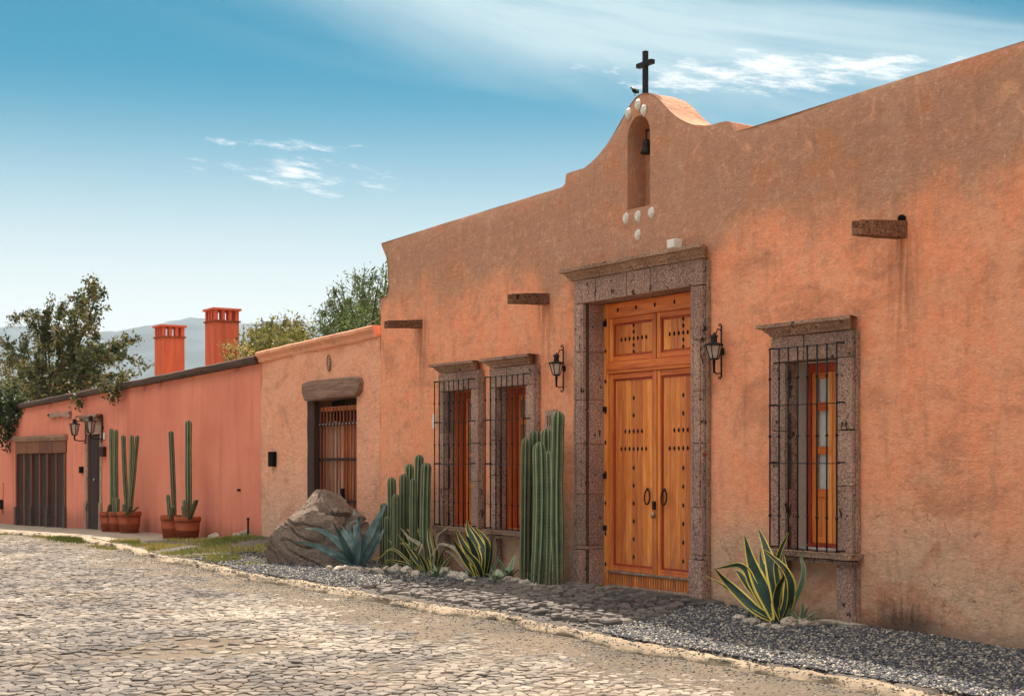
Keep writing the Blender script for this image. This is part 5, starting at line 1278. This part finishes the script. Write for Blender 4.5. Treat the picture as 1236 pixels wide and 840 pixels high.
tree('yellow green round shrub tree behind the low adobe house', 'shrub_tree', 338, 3.4, 0,
  [(305,400),(315,392),(330,385),(345,380),(358,384),(368,396),(325,405),(345,400),(360,405),(300,410),(310,415),(335,415),(350,415),(372,405),(290,412)], 15, 20, .055, M['leaf_olive'], 8, .14, 2.0, 0, .38, yspread=1., fill=[(330,412,18,1500),(350,404,14,700)])
tree('weeping pepper tree with fine drooping foliage left of the high wall', 'pepper_tree', 440, 4.5, 0,
  [(428,325),(440,322),(450,328),(458,335),(412,338),(402,350),(395,362),(385,372),(380,385),(405,375),(420,360),(440,350),(455,360),(430,380),(450,385),(410,395),(470,340),(485,350),(475,370),(390,395),(466,322)], 18, 24, .036, M['leaf_pepper'], 21, .2, 3.4, .9, .55, yspread=1.2, fill=[(440,385,14,900),(415,395,14,700)])
# vine hanging over the end of the wall
R = random.Random(6)
def creeper(name, label, strands, mat, ls, n, y=-.12, spread=.10, cat='vine'):
    a0 = strands[0][0]; root = empty(name, tuple(P3(a0[0], a0[1], y)), label, cat); st = MB(); pts = []; sz = []; tn = []
    for s in strands:
        Q = [P3(a, b, y+R.uniform(-.12,.12)) for a, b in s]; st.tube(Q, .008, 5)
        for _ in range(n):
            u = R.uniform(0, len(Q)-1.001); k = int(u); p = Q[k].lerp(Q[k+1], u-k)+Vector((R.gauss(0,1),R.gauss(0,.7),R.gauss(0,1)))*spread; pts.append(p); sz.append(ls*R.uniform(.6,1.3)); tn.append(R.random())
    st.build('stem', M['bark'], root, fix=False); leaf_cloud(pts, sz, mat, 'leaves', root, tn, 1.5)
creeper('hanging_vine', 'dark vine spilling over the low end wall at the left edge', [[(5,475),(8,490),(10,510),(6,530)],[(12,475),(15,495),(12,515),(8,538)],[(0,480),(2,500)],[(18,480),(19,500)],[(-6,480),(-4,505)],[(8,485),(0,510)]], M['leaf_vine'], .11, 260, -.15, .20)
creeper('trailing_branch', 'leafy branch trailing over the coping of the pink house', [[(128,463),(134,472),(137,485)],[(140,458),(142,470),(140,480)],[(150,455),(145,465)],[(120,464),(128,468)],[(92,476),(94,484),(95,488)]], M['leaf_dark'], .075, 90, -.15, .10)
creeper('roof_plant', 'straw coloured weed sprouting on the coping by the right chimney', [[(282,432),(276,418),(268,415)],[(285,432),(284,415)],[(290,430),(296,416)],[(295,432),(302,420)],[(280,434),(270,428)],[(298,432),(308,428)],[(287,433),(290,442)]], M['leaf_fern'], .035, 130, .1, .06, 'weed')
# ------------------------------------------------------------------ mountains
def hills():
    prof = [(-900,400),(-500,396),(-300,380),(-120,384),(0,391),(12,388),(30,390),(50,394),(75,401),(96,408),(124,396),(142,395.5),(160,393),(182,390),(205,385),(229,380.5),(247,380),(270,383),(300,386),(325,384),(345,384),(370,388),(400,395),(470,402),(700,405),(1300,400),(2600,420)]
    A = [math.atan2((p[0]-618)/FPX, 1) for p in prof]; E = [(557-p[1])/FPX*math.cos(a) for p, a in zip(prof, A)]
    na = 420; nr = 14; vs = []; va = math.atan2(VY, VX)
    for i in range(na):
        a = A[0]+(A[-1]-A[0])*i/(na-1); e = float(np.interp(a, A, E)); th = va-a
        for j in range(nr):
            t = j/(nr-1); r = 2300+1100*t; top_ = 3000
            hgt = EYE+e*r*(math.sin(min(1, t/.72)*math.pi/2)**1.3 if t < .72 else 1-.5*((t-.72)/.28))
            rr = r if t < 1 else r
            k = (r-2300)/1100; f = min(1, k/.7)
            hh = (e*3080)*(f**.9) if k < .7 else e*3080*(1-.4*(k-.7)/.3)
            hh += (18*noise.noise(Vector((a*14, r*.003, 2)))+7*noise.noise(Vector((a*60, r*.01, 2))))*f*(1-f*.75)*1.6 + 3.0*noise.noise(Vector((a*150, 0, 5)))*f
            vs.append((rr*math.cos(th), rr*math.sin(th)-DIST, hh-3))
    F = np.array([(i*nr+j, i*nr+j+1, (i+1)*nr+j+1, (i+1)*nr+j) for i in range(na-1) for j in range(nr-1)])
    struct('hills', np_mesh('hills', np.array(vs), F, M['hill'], smooth=True))
hills()
# haze
def haze():
    m = MB().box(-5200, 5200, -5200, 5200, -1.9, 335); o = m.build('haze', M['dark'], None); o['kind'] = 'stuff'; o['label'] = 'pale morning haze lying over the town and the distant hills'; o['category'] = 'haze'
    mt = bpy.data.materials.new('haze'); mt.use_nodes = True; n = mt.node_tree; n.nodes.clear(); out = n.nodes.new('ShaderNodeOutputMaterial'); v = n.nodes.new('ShaderNodeVolumePrincipled')
    v.inputs['Color'].default_value = (.80,.90,1,1); v.inputs['Density'].default_value = .00008; v.inputs['Anisotropy'].default_value = 0.
    n.links.new(v.outputs[0], out.inputs['Volume']); o.data.materials.clear(); o.data.materials.append(mt); o.display_type = 'WIRE'
haze()
